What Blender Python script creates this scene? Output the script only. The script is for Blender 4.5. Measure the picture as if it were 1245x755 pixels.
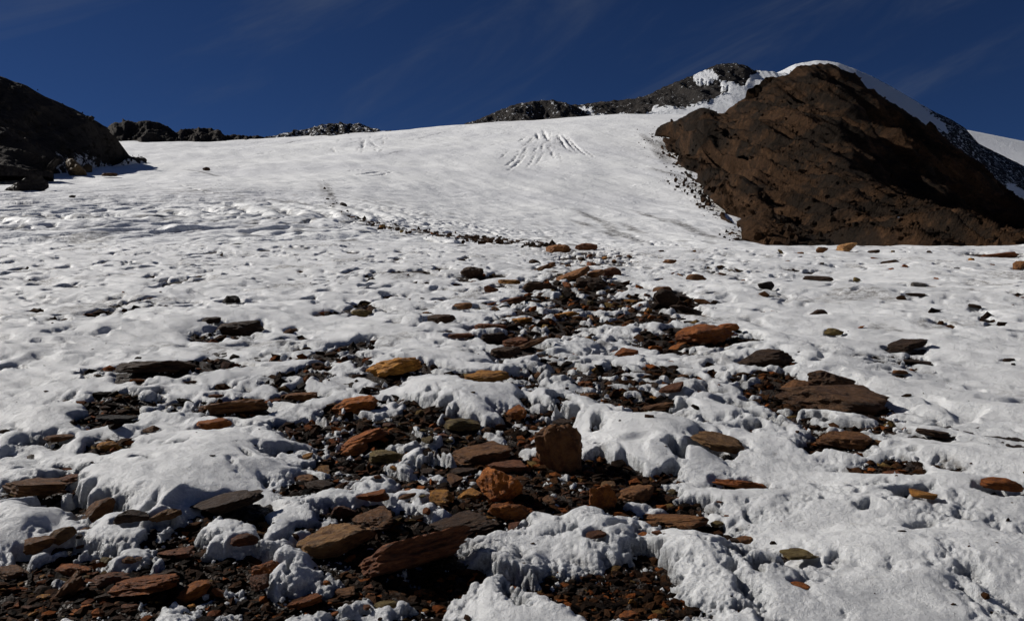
import bpy, bmesh, math, time
import numpy as np
from mathutils import Euler

T_START = time.time()
scene = bpy.context.scene
for o in list(bpy.data.objects):
    bpy.data.objects.remove(o)

# ------------------------------------------------------------------ camera, sky, sun, exposure
F = 996.0                       # focal length in photograph pixels (1245 wide)
CX, CY = 622.5, 377.5
cam_d = bpy.data.cameras.new('camera')
cam_d.sensor_width = 36.0
cam_d.lens = 36.0 * F / 1245.0
cam_d.clip_start = 0.05
cam_d.clip_end = 20000
cam = bpy.data.objects.new('camera', cam_d)
cam.rotation_euler = (math.radians(90), 0, 0)
scene.collection.objects.link(cam)
scene.camera = cam

SUN_AZ, SUN_EL = 66.0, 33.0     # degrees left of the view direction, degrees up
sd = np.array([-math.sin(math.radians(SUN_AZ)) * math.cos(math.radians(SUN_EL)),
               math.cos(math.radians(SUN_AZ)) * math.cos(math.radians(SUN_EL)), math.sin(math.radians(SUN_EL))])
sun_d = bpy.data.lights.new('sun', 'SUN')
sun_d.energy = 5.0
sun_d.angle = math.radians(0.5)
sun_d.color = (1.0, 0.955, 0.89)
sun = bpy.data.objects.new('sun', sun_d)
sun.rotation_euler = Euler((math.radians(90 - SUN_EL), 0, math.radians(SUN_AZ - 180) + math.pi), 'XYZ')
scene.collection.objects.link(sun)
# aim the lamp exactly along -sd
from mathutils import Vector
sun.rotation_euler = Vector(sd.tolist()).to_track_quat('Z', 'Y').to_euler()

world = bpy.data.worlds.new('World')
scene.world = world
world.use_nodes = True
wn, wl = world.node_tree.nodes, world.node_tree.links
wn.clear()
w_out = wn.new('ShaderNodeOutputWorld')
w_bg = wn.new('ShaderNodeBackground')
w_bg.inputs['Strength'].default_value = 0.05
sky = wn.new('ShaderNodeTexSky')
sky.sky_type = 'NISHITA'
sky.sun_disc = False
sky.sun_elevation = math.radians(SUN_EL)
sky.sun_rotation = math.radians(-SUN_AZ)
sky.altitude = 3400
sky.air_density = 0.75
sky.dust_density = 0.0
sky.ozone_density = 3.0
# faint streaks of cirrus
tc = wn.new('ShaderNodeTexCoord')
mp = wn.new('ShaderNodeMapping')
mp.vector_type = 'TEXTURE'
mp.inputs['Location'].default_value = (3.93, .3, 1.17)
mp.inputs['Rotation'].default_value = (0.0, -0.46, 0.0)
mp.inputs['Scale'].default_value = (.95, .6, .17)
nz = wn.new('ShaderNodeTexNoise')
nz.inputs['Scale'].default_value = 2.1
nz.inputs['Detail'].default_value = 7
nz.inputs['Roughness'].default_value = 0.62
nz.inputs['Distortion'].default_value = 0.5
cr = wn.new('ShaderNodeMapRange')
cr.interpolation_type = 'SMOOTHSTEP'
cr.inputs['From Min'].default_value = 0.45
cr.inputs['From Max'].default_value = 0.90
cr.inputs['To Max'].default_value = 0.42
mx = wn.new('ShaderNodeMixRGB')
mx.inputs['Color2'].default_value = (2.2, 2.6, 3.2, 1)
gm = wn.new('ShaderNodeMixRGB')
gm.blend_type = 'MULTIPLY'
gm.inputs['Fac'].default_value = 1.0
gm.inputs['Color2'].default_value = (0.26, 0.39, 0.60, 1)
wl.new(tc.outputs['Generated'], mp.inputs['Vector'])
wl.new(mp.outputs['Vector'], nz.inputs['Vector'])
wl.new(nz.outputs['Fac'], cr.inputs['Value'])
wl.new(sky.outputs['Color'], gm.inputs['Color1'])
wl.new(gm.outputs['Color'], mx.inputs['Color1'])
wl.new(cr.outputs['Result'], mx.inputs['Fac'])
wl.new(mx.outputs['Color'], w_bg.inputs['Color'])
wl.new(w_bg.outputs['Background'], w_out.inputs['Surface'])

scene.view_settings.view_transform = 'Standard'
scene.view_settings.look = 'None'
scene.view_settings.exposure = 0.0
scene.view_settings.gamma = 1.0

# ------------------------------------------------------------------ noise
rng = np.random.default_rng(11)
M = 4095
PERM = rng.permutation(M + 1).astype(np.int32)
ANG = rng.random(M + 1) * 2 * np.pi
G2 = np.stack([np.cos(ANG), np.sin(ANG)], 1).astype(np.float32)
g3 = rng.normal(size=(M + 1, 3))
G3 = (g3 / np.linalg.norm(g3, axis=1)[:, None]).astype(np.float32)


def fade(t):
    return t * t * t * (t * (t * 6 - 15) + 10)


def per2(x, y, seed=0):
    xi, yi = np.floor(x), np.floor(y)
    fx, fy = (x - xi).astype(np.float32), (y - yi).astype(np.float32)
    xi, yi = xi.astype(np.int32) + seed * 131, yi.astype(np.int32) + seed * 57

    def g(dx, dy):
        h = PERM[(xi + dx + PERM[(yi + dy) & M]) & M]
        v = G2[h]
        return v[..., 0] * (fx - dx) + v[..., 1] * (fy - dy)
    u, v = fade(fx), fade(fy)
    a = g(0, 0); b = g(1, 0); a = a + u * (b - a)
    c = g(0, 1); d = g(1, 1); c = c + u * (d - c)
    return (a + v * (c - a)) * 1.5


def per3(x, y, z, seed=0):
    xi, yi, zi = np.floor(x), np.floor(y), np.floor(z)
    fx, fy, fz = (x - xi).astype(np.float32), (y - yi).astype(np.float32), (z - zi).astype(np.float32)
    xi, yi, zi = xi.astype(np.int32) + seed * 131, yi.astype(np.int32) + seed * 57, zi.astype(np.int32)

    def g(dx, dy, dz):
        h = PERM[(xi + dx + PERM[(yi + dy + PERM[(zi + dz) & M]) & M]) & M]
        v = G3[h]
        return v[..., 0] * (fx - dx) + v[..., 1] * (fy - dy) + v[..., 2] * (fz - dz)
    u, v, w = fade(fx), fade(fy), fade(fz)
    r = []
    for dz in (0, 1):
        a = g(0, 0, dz); a = a + u * (g(1, 0, dz) - a)
        c = g(0, 1, dz); c = c + u * (g(1, 1, dz) - c)
        r.append(a + v * (c - a))
    return (r[0] + w * (r[1] - r[0])) * 1.5


def octw(lam, sp):
    """fade an octave out where the grid is too coarse to carry it"""
    return 1.0 if sp is None else np.clip(lam / sp - 1.5, 0, 1.5) / 1.5


def fbm2(x, y, lam, octs, gain=0.5, sp=None, seed=0, mode=0):
    s, a = 0.0, 1.0
    for k in range(octs):
        n = per2(x / lam, y / lam, seed + k)
        if mode == 1:
            n = 0.6 - 2 * np.abs(n)          # billow turned over: ridges
        elif mode == 2:
            n = 2 * np.abs(n) - 0.6
        s = s + a * n * octw(lam, sp)
        a *= gain
        lam *= 0.5
    return s


def fbm3(x, y, z, lam, octs, gain=0.5, seed=0, mode=0):
    s, a = 0.0, 1.0
    for k in range(octs):
        n = per3(x / lam, y / lam, z / lam, seed + k)
        if mode == 1:
            n = 0.6 - 2 * np.abs(n)
        s = s + a * n
        a *= gain
        lam *= 0.5
    return s


def sstep(a, b, x):
    t = np.clip((x - a) / (b - a), 0, 1)
    return t * t * (3 - 2 * t)


# ------------------------------------------------------------------ lie of the land
DEP = np.log(np.array([20, 35, 55, 85, 120, 170, 260, 380, 550, 700, 800, 1000.]))
TAB = {
    -400: [338, 303, 280, 255, 235, 220, 207, 190, 170, 161, 180, 260],
    0:    [338, 303, 280, 256, 238, 224, 209, 192, 173, 165, 185, 260],
    200:  [338, 303, 282, 258, 240, 224, 208, 193, 175, 167, 185, 260],
    300:  [338, 303, 283, 262, 243, 227, 210, 194, 178, 170, 185, 260],
    450:  [338, 303, 287, 273, 258, 240, 215, 194, 171, 159, 172, 250],
    600:  [338, 303, 296, 291, 281, 263, 231, 197, 165, 148, 158, 240],
    740:  [338, 302, 303, 303, 297, 280, 245, 202, 158, 138, 143, 230],
    900:  [338, 302, 309, 310, 303, 287, 250, 205, 158, 138, 143, 230],
    1010: [338, 302, 313, 318, 318, 318, 314, 306, 298, 292, 290, 300],
    1250: [338, 300, 313, 318, 318, 318, 314, 306, 298, 292, 290, 300],
    1650: [338, 300, 313, 318, 318, 318, 314, 306, 298, 292, 290, 300]}
TX = np.array(sorted(TAB))
_lx = np.linspace(-400, 1650, 260)
_ld = np.linspace(DEP[0], DEP[-1], 260)
_c = np.stack([np.interp(_ld, DEP, TAB[k]) for k in TX])
GRID = np.stack([np.interp(_lx, TX, _c[:, j]) for j in range(260)], 1)


def blur(a, n, ax):
    k = np.hanning(n + 2)[1:-1]; k /= k.sum()
    pad = [(0, 0), (0, 0)]; pad[ax] = (n // 2, n // 2)
    return np.apply_along_axis(lambda r: np.convolve(r, k, 'valid'), ax, np.pad(a, pad, mode='edge'))


GRID = blur(blur(GRID, 21, 0), 9, 1)


def undul(x, y):
    r = np.hypot(x, y)
    near = sstep(60, 30, r)
    u = near * (0.09 * per2(x / 3.1, y / 3.1, 91) + 0.05 * per2(x / 1.3, y / 1.3, 92) + 0.16 * sstep(6, 14, r) * per2(x / 7.0, y / 6.0, 93))
    # low spine of the moraine
    return u


def base(x, y):
    """height of the bare land, metres, eye at 0"""
    x = np.asarray(x, float); y = np.asarray(y, float)
    r = np.hypot(x, y) + 1e-6
    a = np.clip(np.arctan2(x, y), -math.radians(45.8), math.radians(45.8))
    d = r * np.cos(a)
    X = np.clip(CX + F * np.tan(a), -399, 1649)
    i = (X + 400) / 2050 * 259
    j = np.clip((np.log(np.maximum(d, 1e-3)) - DEP[0]) / (DEP[-1] - DEP[0]) * 259, 0, 258.999)
    i0 = np.minimum(i.astype(int), 258); j0 = j.astype(int)
    fi, fj = i - i0, j - j0
    Y = (GRID[i0, j0] * (1 - fi) + GRID[i0 + 1, j0] * fi) * (1 - fj) + (GRID[i0, j0 + 1] * (1 - fi) + GRID[i0 + 1, j0 + 1] * fi) * fj
    far = (CY - Y) / F * d
    nearz = -1.6 + 0.12 * y
    k = sstep(18, 27, d)
    return nearz * (1 - k) + far * k + undul(x, y)


def spot(X, Y, dmin=1.5, dmax=780):
    """where the sight line through a point of the photograph meets the land"""
    X = np.atleast_1d(np.asarray(X, float)); Y = np.atleast_1d(np.asarray(Y, float))
    t = np.exp(np.linspace(math.log(dmin), math.log(dmax), 900))[None, :]
    px, pz = (X[:, None] - CX) / F * t, (CY - Y[:, None]) / F * t
    h = base(px, np.broadcast_to(t, px.shape)) - pz
    hit = h > 0
    k = np.where(hit.any(1), hit.argmax(1), -1)
    k = np.where(k < 0, np.abs(h).argmin(1), np.maximum(k, 1))
    rows = np.arange(len(X))
    h0, h1 = h[rows, k - 1], h[rows, k]
    f = np.clip(np.where(h1 - h0 != 0, -h0 / (h1 - h0 + 1e-12), 0), 0, 1)
    d = t[0, k - 1] * (1 - f) + t[0, k] * f
    return (X - CX) / F * d, d


def tagged(o, label=None, category=None, group=None, kind=None):
    if label: o['label'] = label
    if category: o['category'] = category
    if group: o['group'] = group
    if kind: o['kind'] = kind
    return o


def mesh_obj(name, co, quads, mat, smooth=True, attrs=None):
    me = bpy.data.meshes.new(name)
    q = np.asarray(quads, np.int32)
    n = q.shape[1]
    me.vertices.add(len(co)); me.vertices.foreach_set('co', np.asarray(co, np.float32).ravel())
    me.loops.add(q.size); me.loops.foreach_set('vertex_index', q.ravel())
    me.polygons.add(len(q))
    me.polygons.foreach_set('loop_start', np.arange(0, q.size, n, dtype=np.int32))
    me.polygons.foreach_set('use_smooth', np.full(len(q), smooth))
    for k, v in (attrs or {}).items():
        at = me.attributes.new(k, 'FLOAT', 'POINT'); at.data.foreach_set('value', np.asarray(v, np.float32).ravel())
    me.update(calc_edges=True)
    me.materials.append(mat)
    o = bpy.data.objects.new(name, me)
    scene.collection.objects.link(o)
    return o


def grid_quads(nr, nc, keep=None, wrap=False):
    i = np.arange(nr * nc).reshape(nr, nc)
    q = np.stack([i[:-1, :-1], i[:-1, 1:], i[1:, 1:], i[1:, :-1]], -1).reshape(-1, 4)
    if keep is not None:
        q = q[keep.reshape(-1)]
    return q


def compact(co, q, attrs):
    used = np.zeros(len(co), bool); used[q.ravel()] = True
    m = np.cumsum(used) - 1
    return co[used], m[q], {k: v.ravel()[used] for k, v in attrs.items()}


# ------------------------------------------------------------------ materials
class NT:
    def __init__(s, name):
        s.m = bpy.data.materials.new(name); s.m.use_nodes = True
        s.n, s.l = s.m.node_tree.nodes, s.m.node_tree.links
        s.n.clear()
        s.out = s.n.new('ShaderNodeOutputMaterial')
        s.b = s.n.new('ShaderNodeBsdfPrincipled')
        s.l.new(s.b.outputs[0], s.out.inputs[0])
        s.co = s.n.new('ShaderNodeTexCoord').outputs['Object']

    def put(s, sock, v):
        if hasattr(v, 'is_linked') or isinstance(v, bpy.types.NodeSocket): s.l.new(v, sock)
        else: sock.default_value = v

    def noise(s, scale, detail=4, rough=0.55, dist=0.0, vec=None, stretch=None):
        v = vec or s.co
        if stretch:
            m = s.n.new('ShaderNodeMapping'); m.inputs['Scale'].default_value = stretch
            s.l.new(v, m.inputs['Vector']); v = m.outputs[0]
        t = s.n.new('ShaderNodeTexNoise')
        s.l.new(v, t.inputs['Vector'])
        t.inputs['Scale'].default_value = scale; t.inputs['Detail'].default_value = detail
        t.inputs['Roughness'].default_value = rough; t.inputs['Distortion'].default_value = dist
        return t.outputs['Fac']

    def vor(s, scale, feature='F1', out='Distance'):
        t = s.n.new('ShaderNodeTexVoronoi'); t.feature = feature
        s.l.new(s.co, t.inputs['Vector']); t.inputs['Scale'].default_value = scale
        return t.outputs[out]

    def ramp(s, v, a, b, lo=0.0, hi=1.0):
        t = s.n.new('ShaderNodeMapRange'); t.interpolation_type = 'SMOOTHSTEP'
        s.put(t.inputs['Value'], v)
        t.inputs['From Min'].default_value = a; t.inputs['From Max'].default_value = b
        t.inputs['To Min'].default_value = lo; t.inputs['To Max'].default_value = hi
        return t.outputs[0]

    def math(s, op, a, b):
        t = s.n.new('ShaderNodeMath'); t.operation = op
        s.put(t.inputs[0], a); s.put(t.inputs[1], b)
        return t.outputs[0]

    def mix(s, f, a, b, mode='MIX'):
        t = s.n.new('ShaderNodeMixRGB'); t.blend_type = mode
        s.put(t.inputs[0], f); s.put(t.inputs[1], a); s.put(t.inputs[2], b)
        return t.outputs[0]

    def attr(s, name):
        t = s.n.new('ShaderNodeAttribute'); t.attribute_name = name
        return t.outputs['Fac']

    def bump(s, h, dist, strength=1.0, prev=None):
        t = s.n.new('ShaderNodeBump'); t.inputs['Distance'].default_value = dist
        t.inputs['Strength'].default_value = strength
        s.l.new(h, t.inputs['Height'])
        if prev is not None: s.l.new(prev, t.inputs['Normal'])
        return t.outputs[0]

    def done(s, col, rough, normal=None, spec=0.3):
        s.put(s.b.inputs['Base Color'], col); s.put(s.b.inputs['Roughness'], rough)
        s.b.inputs['Specular IOR Level'].default_value = spec
        if normal is not None: s.l.new(normal, s.b.inputs['Normal'])
        return s.m


def snow_material():
    t = NT('snow')
    fine = t.noise(38, 5, 0.65)
    grain = t.noise(170, 3, 0.7)
    dirt_shade = t.attr('dirt_shade')
    spk = t.noise(9, 6, 0.75)
    mid = t.noise(1.7, 5, 0.6)
    d = t.math('MULTIPLY', dirt_shade, t.ramp(spk, 0.40, 0.62))
    d = t.math('MAXIMUM', d, t.math('MULTIPLY', t.ramp(spk, 0.57, 0.70), t.ramp(mid, 0.42, 0.62, 0.0, 0.50)))
    d = t.math('MAXIMUM', d, t.ramp(t.noise(0.35, 6, 0.7), 0.52, 0.75, 0.0, 0.22))
    crust = t.noise(14, 6, 0.7)
    clean = t.mix(t.ramp(t.noise(0.9, 4), 0.35, 0.7), (0.84, 0.85, 0.86, 1), (0.70, 0.71, 0.725, 1))
    icy = t.mix(t.math('MULTIPLY', t.attr('icy'), 0.75), clean, (0.47, 0.49, 0.51, 1))
    col = t.mix(d, icy, t.mix(t.noise(60, 2), (0.05, 0.042, 0.035, 1), (0.16, 0.13, 0.10, 1)))
    n1 = t.bump(fine, 0.024, 1.0, t.bump(crust, 0.05, 0.7))
    n2 = t.bump(grain, 0.011, 0.9, n1)
    t.b.inputs['Subsurface Weight'].default_value = 0.28
    t.b.inputs['Subsurface Radius'].default_value = (1.0, 1.05, 1.15)
    t.b.inputs['Subsurface Scale'].default_value = 0.022
    return t.done(col, t.ramp(t.attr('icy'), 0, 1, 0.6, 0.28), n2, 0.45)


def firn_material():
    t = NT('glacier_snow')
    d = t.math('MULTIPLY', t.attr('dirt_shade'), t.ramp(t.noise(0.8, 6, 0.75), 0.35, 0.58))
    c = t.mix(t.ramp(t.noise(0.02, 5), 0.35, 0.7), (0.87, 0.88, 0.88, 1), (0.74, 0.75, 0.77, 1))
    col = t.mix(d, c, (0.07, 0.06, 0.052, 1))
    n1 = t.bump(t.noise(0.16, 5, 0.6, 0.6), 1.2, 0.6)
    n2 = t.bump(t.noise(0.9, 5, 0.65), 0.22, 0.8, n1)
    return t.done(col, 0.65, n2, 0.25)


def dirt_material():
    t = NT('wet_gravel')
    v = t.vor(70)
    col = t.mix(t.noise(30, 5, 0.7), (0.004, 0.003, 0.0022, 1), (0.026, 0.015, 0.008, 1))
    col = t.mix(t.ramp(t.vor(45, 'F1', 'Color'), 0.5, 0.9, 0, 0.6), col, (0.055, 0.024, 0.010, 1))
    n1 = t.bump(v, 0.018, 1.0)
    n2 = t.bump(t.noise(90, 4, 0.7), 0.006, 1.0, n1)
    return t.done(col, t.ramp(t.noise(14, 3), 0.35, 0.65, 0.5, 0.95), n2, 0.25)


def rock_material(name, tinted=True, tone=None):
    t = NT(name)
    if tinted:
        oi = t.n.new('ShaderNodeObjectInfo'); c0 = oi.outputs['Color']
        add = t.n.new('ShaderNodeVectorMath'); add.operation = 'ADD'
        sc = t.n.new('ShaderNodeVectorMath'); sc.operation = 'SCALE'; sc.inputs[0].default_value = (37, 53, 71)
        t.l.new(oi.outputs['Random'], sc.inputs['Scale'])
        t.l.new(t.co, add.inputs[0]); t.l.new(sc.outputs[0], add.inputs[1])
        t.co = add.outputs[0]
    else:
        t0 = t.attr('tone')
        c0 = t.mix(t.ramp(t0, .35, .75), tone[0], tone[1])
        c0 = t.mix(t.ramp(t0, .86, .90), c0, tone[2])
        c0 = t.mix(t.ramp(t0, .96, .98), c0, tone[3])
    dark = t.mix(1.0, c0, (0.42, 0.36, 0.34, 1), 'MULTIPLY')
    pale = t.mix(1.0, c0, (1.5, 1.35, 1.1, 1), 'MULTIPLY')
    a = t.noise(2.2, 7, 0.68, 0.4)
    bb = t.noise(9, 5, 0.7)
    layers = t.noise(3.0, 5, 0.6, 0.2, stretch=(1, 1, 2.5))
    col = t.mix(t.ramp(a, 0.36, 0.62), dark, c0)
    col = t.mix(t.ramp(bb, 0.56, 0.72, 0, 0.8), col, pale)
    col = t.mix(t.ramp(layers, 0.38, 0.28, 0, 0.45), col, dark)
    col = t.mix(t.ramp(t.noise(40, 3, 0.7), 0.58, 0.7, 0, 0.5), col, t.mix(1.0, c0, (0.15, 0.14, 0.14, 1), 'MULTIPLY'))
    n1 = t.bump(layers, 0.04, 0.6)
    n2 = t.bump(t.noise(9, 8, 0.72), 0.07, 1.0, n1)
    return t.done(col, t.ramp(t.noise(6, 3), 0.3, 0.7, 0.55, 0.95), n2, 0.25 if tinted else 0.05)


def mountain_material(name, ca, cb, cc, fine=0.5):
    t = NT(name)
    a = t.noise(0.035, 6, 0.65, 0.5)
    b = t.noise(0.22, 6, 0.72)
    f = t.noise(fine, 5, 0.75)
    col = t.mix(t.ramp(a, 0.42, 0.57), ca, cb)
    col = t.mix(t.math('MULTIPLY', t.ramp(b, 0.50, 0.66, 0, 0.9), t.ramp(a, .60, .40, .12, 1)), col, cc)
    col = t.mix(t.ramp(f, 0.50, 0.36, 0, 0.75), col, t.mix(1.0, col, (0.25, 0.25, 0.25, 1), 'MULTIPLY'))
    snow = t.math('ADD', t.attr('snow'), t.math('MULTIPLY', t.math('SUBTRACT', t.noise(0.26, 7, 0.72), 0.5), 1.7))
    col = t.mix(t.ramp(snow, 0.48, 0.56), col, (0.80, 0.82, 0.85, 1))
    n1 = t.bump(b, 2.6, 0.9)
    n2 = t.bump(t.noise(1.1, 4, 0.7), 0.8, 0.8, t.bump(f, 1.5, 1.0, n1))
    return t.done(col, 0.9, n2, 0.1)


MAT_SNOW, MAT_FIRN, MAT_DIRT = snow_material(), firn_material(), dirt_material()
MAT_ROCK = rock_material('schist')
MAT_GRAVEL = rock_material('loose_gravel', False, ((0.016, 0.0085, 0.0045, 1), (0.075, 0.033, 0.013, 1), (0.24, 0.075, 0.018, 1), (0.17, .11, .04, 1)))

# ------------------------------------------------------------------ where the snow has melted through, and where it is heaped
MELT = [  # photograph x, y, half width, half height, amount
    (40, 745, 130, 40, 1), (90, 690, 70, 26, .9), (190, 715, 130, 28, .9), (60, 606, 50, 14, .7), (300, 745, 60, 18, .6), (310, 690, 40, 20, .55),
    (120, 640, 30, 20, .6), (90, 586, 30, 9, .6), (135, 505, 38, 18, 1), (170, 480, 34, 12, .8), (130, 545, 22, 12, .7), (60, 540, 40, 8, .5),
    (500, 530, 130, 30, .95), (590, 560, 110, 36, 1), (640, 600, 80, 36, .9), (545, 600, 90, 30, .75), (430, 560, 70, 34, .75), (400, 590, 40, 14, .7),
    (470, 640, 90, 24, .85), (500, 700, 110, 44, 1.1), (420, 735, 70, 24, .8), (560, 650, 70, 22, 1), (690, 575, 50, 28, 1),
    (610, 740, 0.1, 0.1, 0), (730, 735, 95, 36, 1.1), (680, 700, 60, 20, .9), (600, 685, 40, 20, .6),
    (760, 605, 60, 22, .95), (830, 634, 70, 20, .85), (800, 668, 60, 16, .65), (960, 700, 60, 28, .85), (1000, 715, 30, 18, .6),
    (900, 652, 40, 14, .7), (870, 560, 40, 8, .4), (905, 592, 40, 9, .6),
    (730, 375, 70, 26, .85), (705, 350, 60, 14, .8), (660, 375, 60, 20, .6), (620, 412, 50, 26, .7), (700, 400, 50, 20, .75), (790, 390, 50, 16, .6), (820, 375, 36, 16, .7),
    (720, 318, 50, 14, .75), (690, 330, 50, 10, .5), (690, 455, 70, 14, .8), (740, 465, 60, 14, .7), (800, 500, 40, 18, .9), (830, 470, 44, 18, .8), (770, 480, 40, 14, .7),
    (860, 425, 60, 14, .8), (915, 465, 60, 14, .7), (1000, 500, 70, 22, .9), (920, 445, 40, 8, .6), (985, 525, 40, 14, .6), (1020, 545, 50, 12, .7),
    (1080, 575, 38, 16, .8), (1120, 610, 34, 10, .6), (1160, 570, 26, 10, .8), (1110, 440, 40, 8, .5), (1060, 600, 26, 10, .4), (940, 520, 34, 12, .5),
    (420, 435, 32, 8, .8), (435, 380, 26, 7, .6), (285, 410, 40, 12, .5), (240, 445, 36, 10, .6), (320, 440, 40, 16, .35), (290, 500, 40, 10, .6), (365, 485, 26, 9, .6),
    (430, 500, 40, 14, .8), (375, 530, 40, 16, .7), (220, 345, 26, 6, .5), (185, 375, 30, 6, .5), (150, 370, 26, 5, .45), (60, 390, 40, 6, .4), (640, 510, 60, 14, .8),
    (950, 360, 40, 8, .35), (1060, 440, 60, 10, .35), (1115, 350, 20, 6, .5), (1180, 395, 40, 8, .3), (870, 330, 50, 5, .5), (980, 330, 30, 5, .6), (1210, 312, 40, 5, .7),
    (545, 300, 60, 5, .4), (600, 300, 60, 4, .5), (560, 335, 40, 6, .4), (450, 335, 26, 6, .3), (5, 535, 20, 8, .6)]
MOUND = [  # x, y, half width, half height, metres
    (215, 585, 105, 40, .20), (170, 640, 60, 34, .10), (300, 650, 60, 24, .06), (270, 690, 70, 28, .06), (545, 490, 78, 22, .11), (310, 545, 40, 20, .08), (20, 650, 55, 34, .12),
    (640, 745, 70, 42, .12), (600, 725, 50, 36, .10), (730, 650, 60, 26, .09), (790, 545, 80, 34, .12), (760, 520, 60, 26, .08), (690, 500, 50, 20, .08),
    (870, 690, 80, 30, .08), (1000, 610, 120, 30, .08), (1110, 680, 140, 40, .08), (880, 510, 90, 26, .08), (350, 640, 40, 30, .07), (360, 690, 26, 30, .08), (420, 510, 24, 20, .05),
    (560, 430, 60, 20, .08), (650, 455, 40, 14, .06), (700, 430, 50, 12, .06), (500, 405, 60, 14, .06), (20, 540, 60, 18, .08), (60, 520, 60, 16, .06), (290, 385, 60, 10, .06),
    (880, 475, 60, 14, .06), (920, 420, 60, 12, .05), (960, 560, 80, 20, .08), (1160, 500, 90, 18, .06), (1080, 360, 60, 8, .12), (430, 545, 16, 14, .05), (530, 560, 30, 14, .06), (480, 580, 24, 14, .05)]


def ellipses(tab):
    a = np.array(tab, float)
    x, y = spot(a[:, 0], a[:, 1])
    _, y0 = spot(a[:, 0], a[:, 1] + a[:, 3] * .7)
    _, y1 = spot(a[:, 0], np.maximum(a[:, 1] - a[:, 3] * .7, 303.5))
    return [(x[i], y[i], max(a[i, 2] * y[i] / F, .02), max((y1[i] - y0[i]) / 1.4, .05), a[i, 4]) for i in range(len(a)) if a[i, 4] > 0]


ROUGH = [(250, 610, 420, 150, 1), (560, 600, 330, 150, 1), (720, 430, 190, 120, 1), (820, 570, 150, 130, .8), (480, 470, 260, 60, .9), (230, 480, 200, 60, .7), (960, 690, 110, 60, .7), (1030, 500, 90, 50, .6)]
EL_MELT, EL_MOUND, EL_ROUGH = ellipses(MELT), ellipses(MOUND), ellipses(ROUGH)


def field(els, x, y, power=1.0, add=False):
    m = np.zeros(x.shape, np.float32)
    for ex, ey, rx, ry, s in els:
        d = ((x - ex) / rx) ** 2 + ((y - ey) / ry) ** 2
        k = d < 3.2
        if k.any():
            v = s * np.exp(-(d[k] ** 1.5) * 0.8)
            m[k] = m[k] + v if add else np.maximum(m[k], v)
    return m


ROCK_FOOT = []        # x, y, radius, depth radius : filled by the rocks, read by the snow


def snow_state(x, y, sp):
    """thickness of the snow (negative where melted out), its raised undulation, and how icy it is"""
    r = np.hypot(x, y)
    wx = x + 0.10 * per2(x / .35, y / .35, 41); wy = y + 0.10 * per2(x / .35, y / .35, 42)
    melt = field(EL_MELT, wx, wy)
    mound = field(EL_MOUND, x, y)
    n = 0.50 * fbm2(wx, wy, 0.9, 2, .6, sp, 1) + 0.40 * fbm2(wx, wy, 0.24, 3, .6, sp, 5)
    rough = field(EL_ROUGH, x, y)
    holes = fbm2(wx + 3, wy * .8, .42, 3, .6, sp, 28)
    S = 0.62 - rough * (.08 + .80 * sstep(.05, .55, holes)) + n * (.5 + .35 * rough + .75 * np.minimum(melt, 1)) - 1.22 * melt + 3.2 * mound
    S = S + (.16 * fbm2(x, y, .11, 3, .65, sp, 11, 1) + .10 * per2(x / .05, y / .05, 15) * octw(.05, sp)) * (.12 + .45 * rough + 1.0 * np.minimum(melt, 1))
    S = S + 1.3 * np.minimum(melt, 1) * sstep(.10, .42, per2(wx / .30, wy / .24, 19)) * sstep(-.5, .2, per2(x / 1.1, y / 1.1, 20))
    S = S + 1.0 * sstep(30, 60, r)
    pits = fbm2(x * 0.8, y * 0.45, 0.55, 2, .6, sp, 21)
    mid = sstep(5, 11, r)
    S = S - (0.62 + 0.35 * sstep(1.0, -6, x)) * mid * sstep(0.10, 0.55, pits) * sstep(-0.2, .4, per2(x / 4, y / 5, 22) + .1 + .2 * sstep(1, -6, x))
    fine = per2((x - .35 * y) / .42, (y + .2 * x) / .34, 25)
    S = S - .85 * sstep(7, 14, r) * sstep(.28, .62, fine) * sstep(-.3, .35, per2(x / 2.4, y / 4.5, 26) + .18 * sstep(2, -8, x))
    return S, mound, melt


def snow_height(x, y, sp):
    S, mound, melt = snow_state(x, y, sp)
    T = 0.050 + 0.024 * per2(x / 1.7, y / 1.7, 31) + .035 * sstep(6, 14, np.hypot(x, y))
    t = np.where(S > 0, T * (1 - np.exp(-np.maximum(S, 0) / 0.40)), S * 0.35)
    u, v = (x * .80 - y * .60), (x * .60 + y * .80)       # ridges combed by the wind, running down to the right
    cups = 0.040 * fbm2(u * .38, v, 0.40, 2, .5, sp, 51) + 0.010 * fbm2(u * .7, v, 0.15, 2, .5, sp, 55)
    dent = sstep(.30, .62, per2(x / .33 + .4 * per2(x, y, 58), y / .33, 57)) * sstep(-.1, .4, per2(x / 2.2, y / 2.6, 59))
    cups = cups - .045 * dent
    t = t + sstep(-.05, .3, S) * (cups + .66 * mound)
    return t, S, melt


# ------------------------------------------------------------------ rocks
def ico(sub):
    bm = bmesh.new(); bmesh.ops.create_icosphere(bm, subdivisions=sub, radius=1.0)
    v = np.array([p.co[:] for p in bm.verts]); f = np.array([[q.index for q in p.verts] for p in bm.faces]); bm.free()
    return v, f


ICO = {k: ico(k) for k in (1, 3, 4, 5)}


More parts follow.
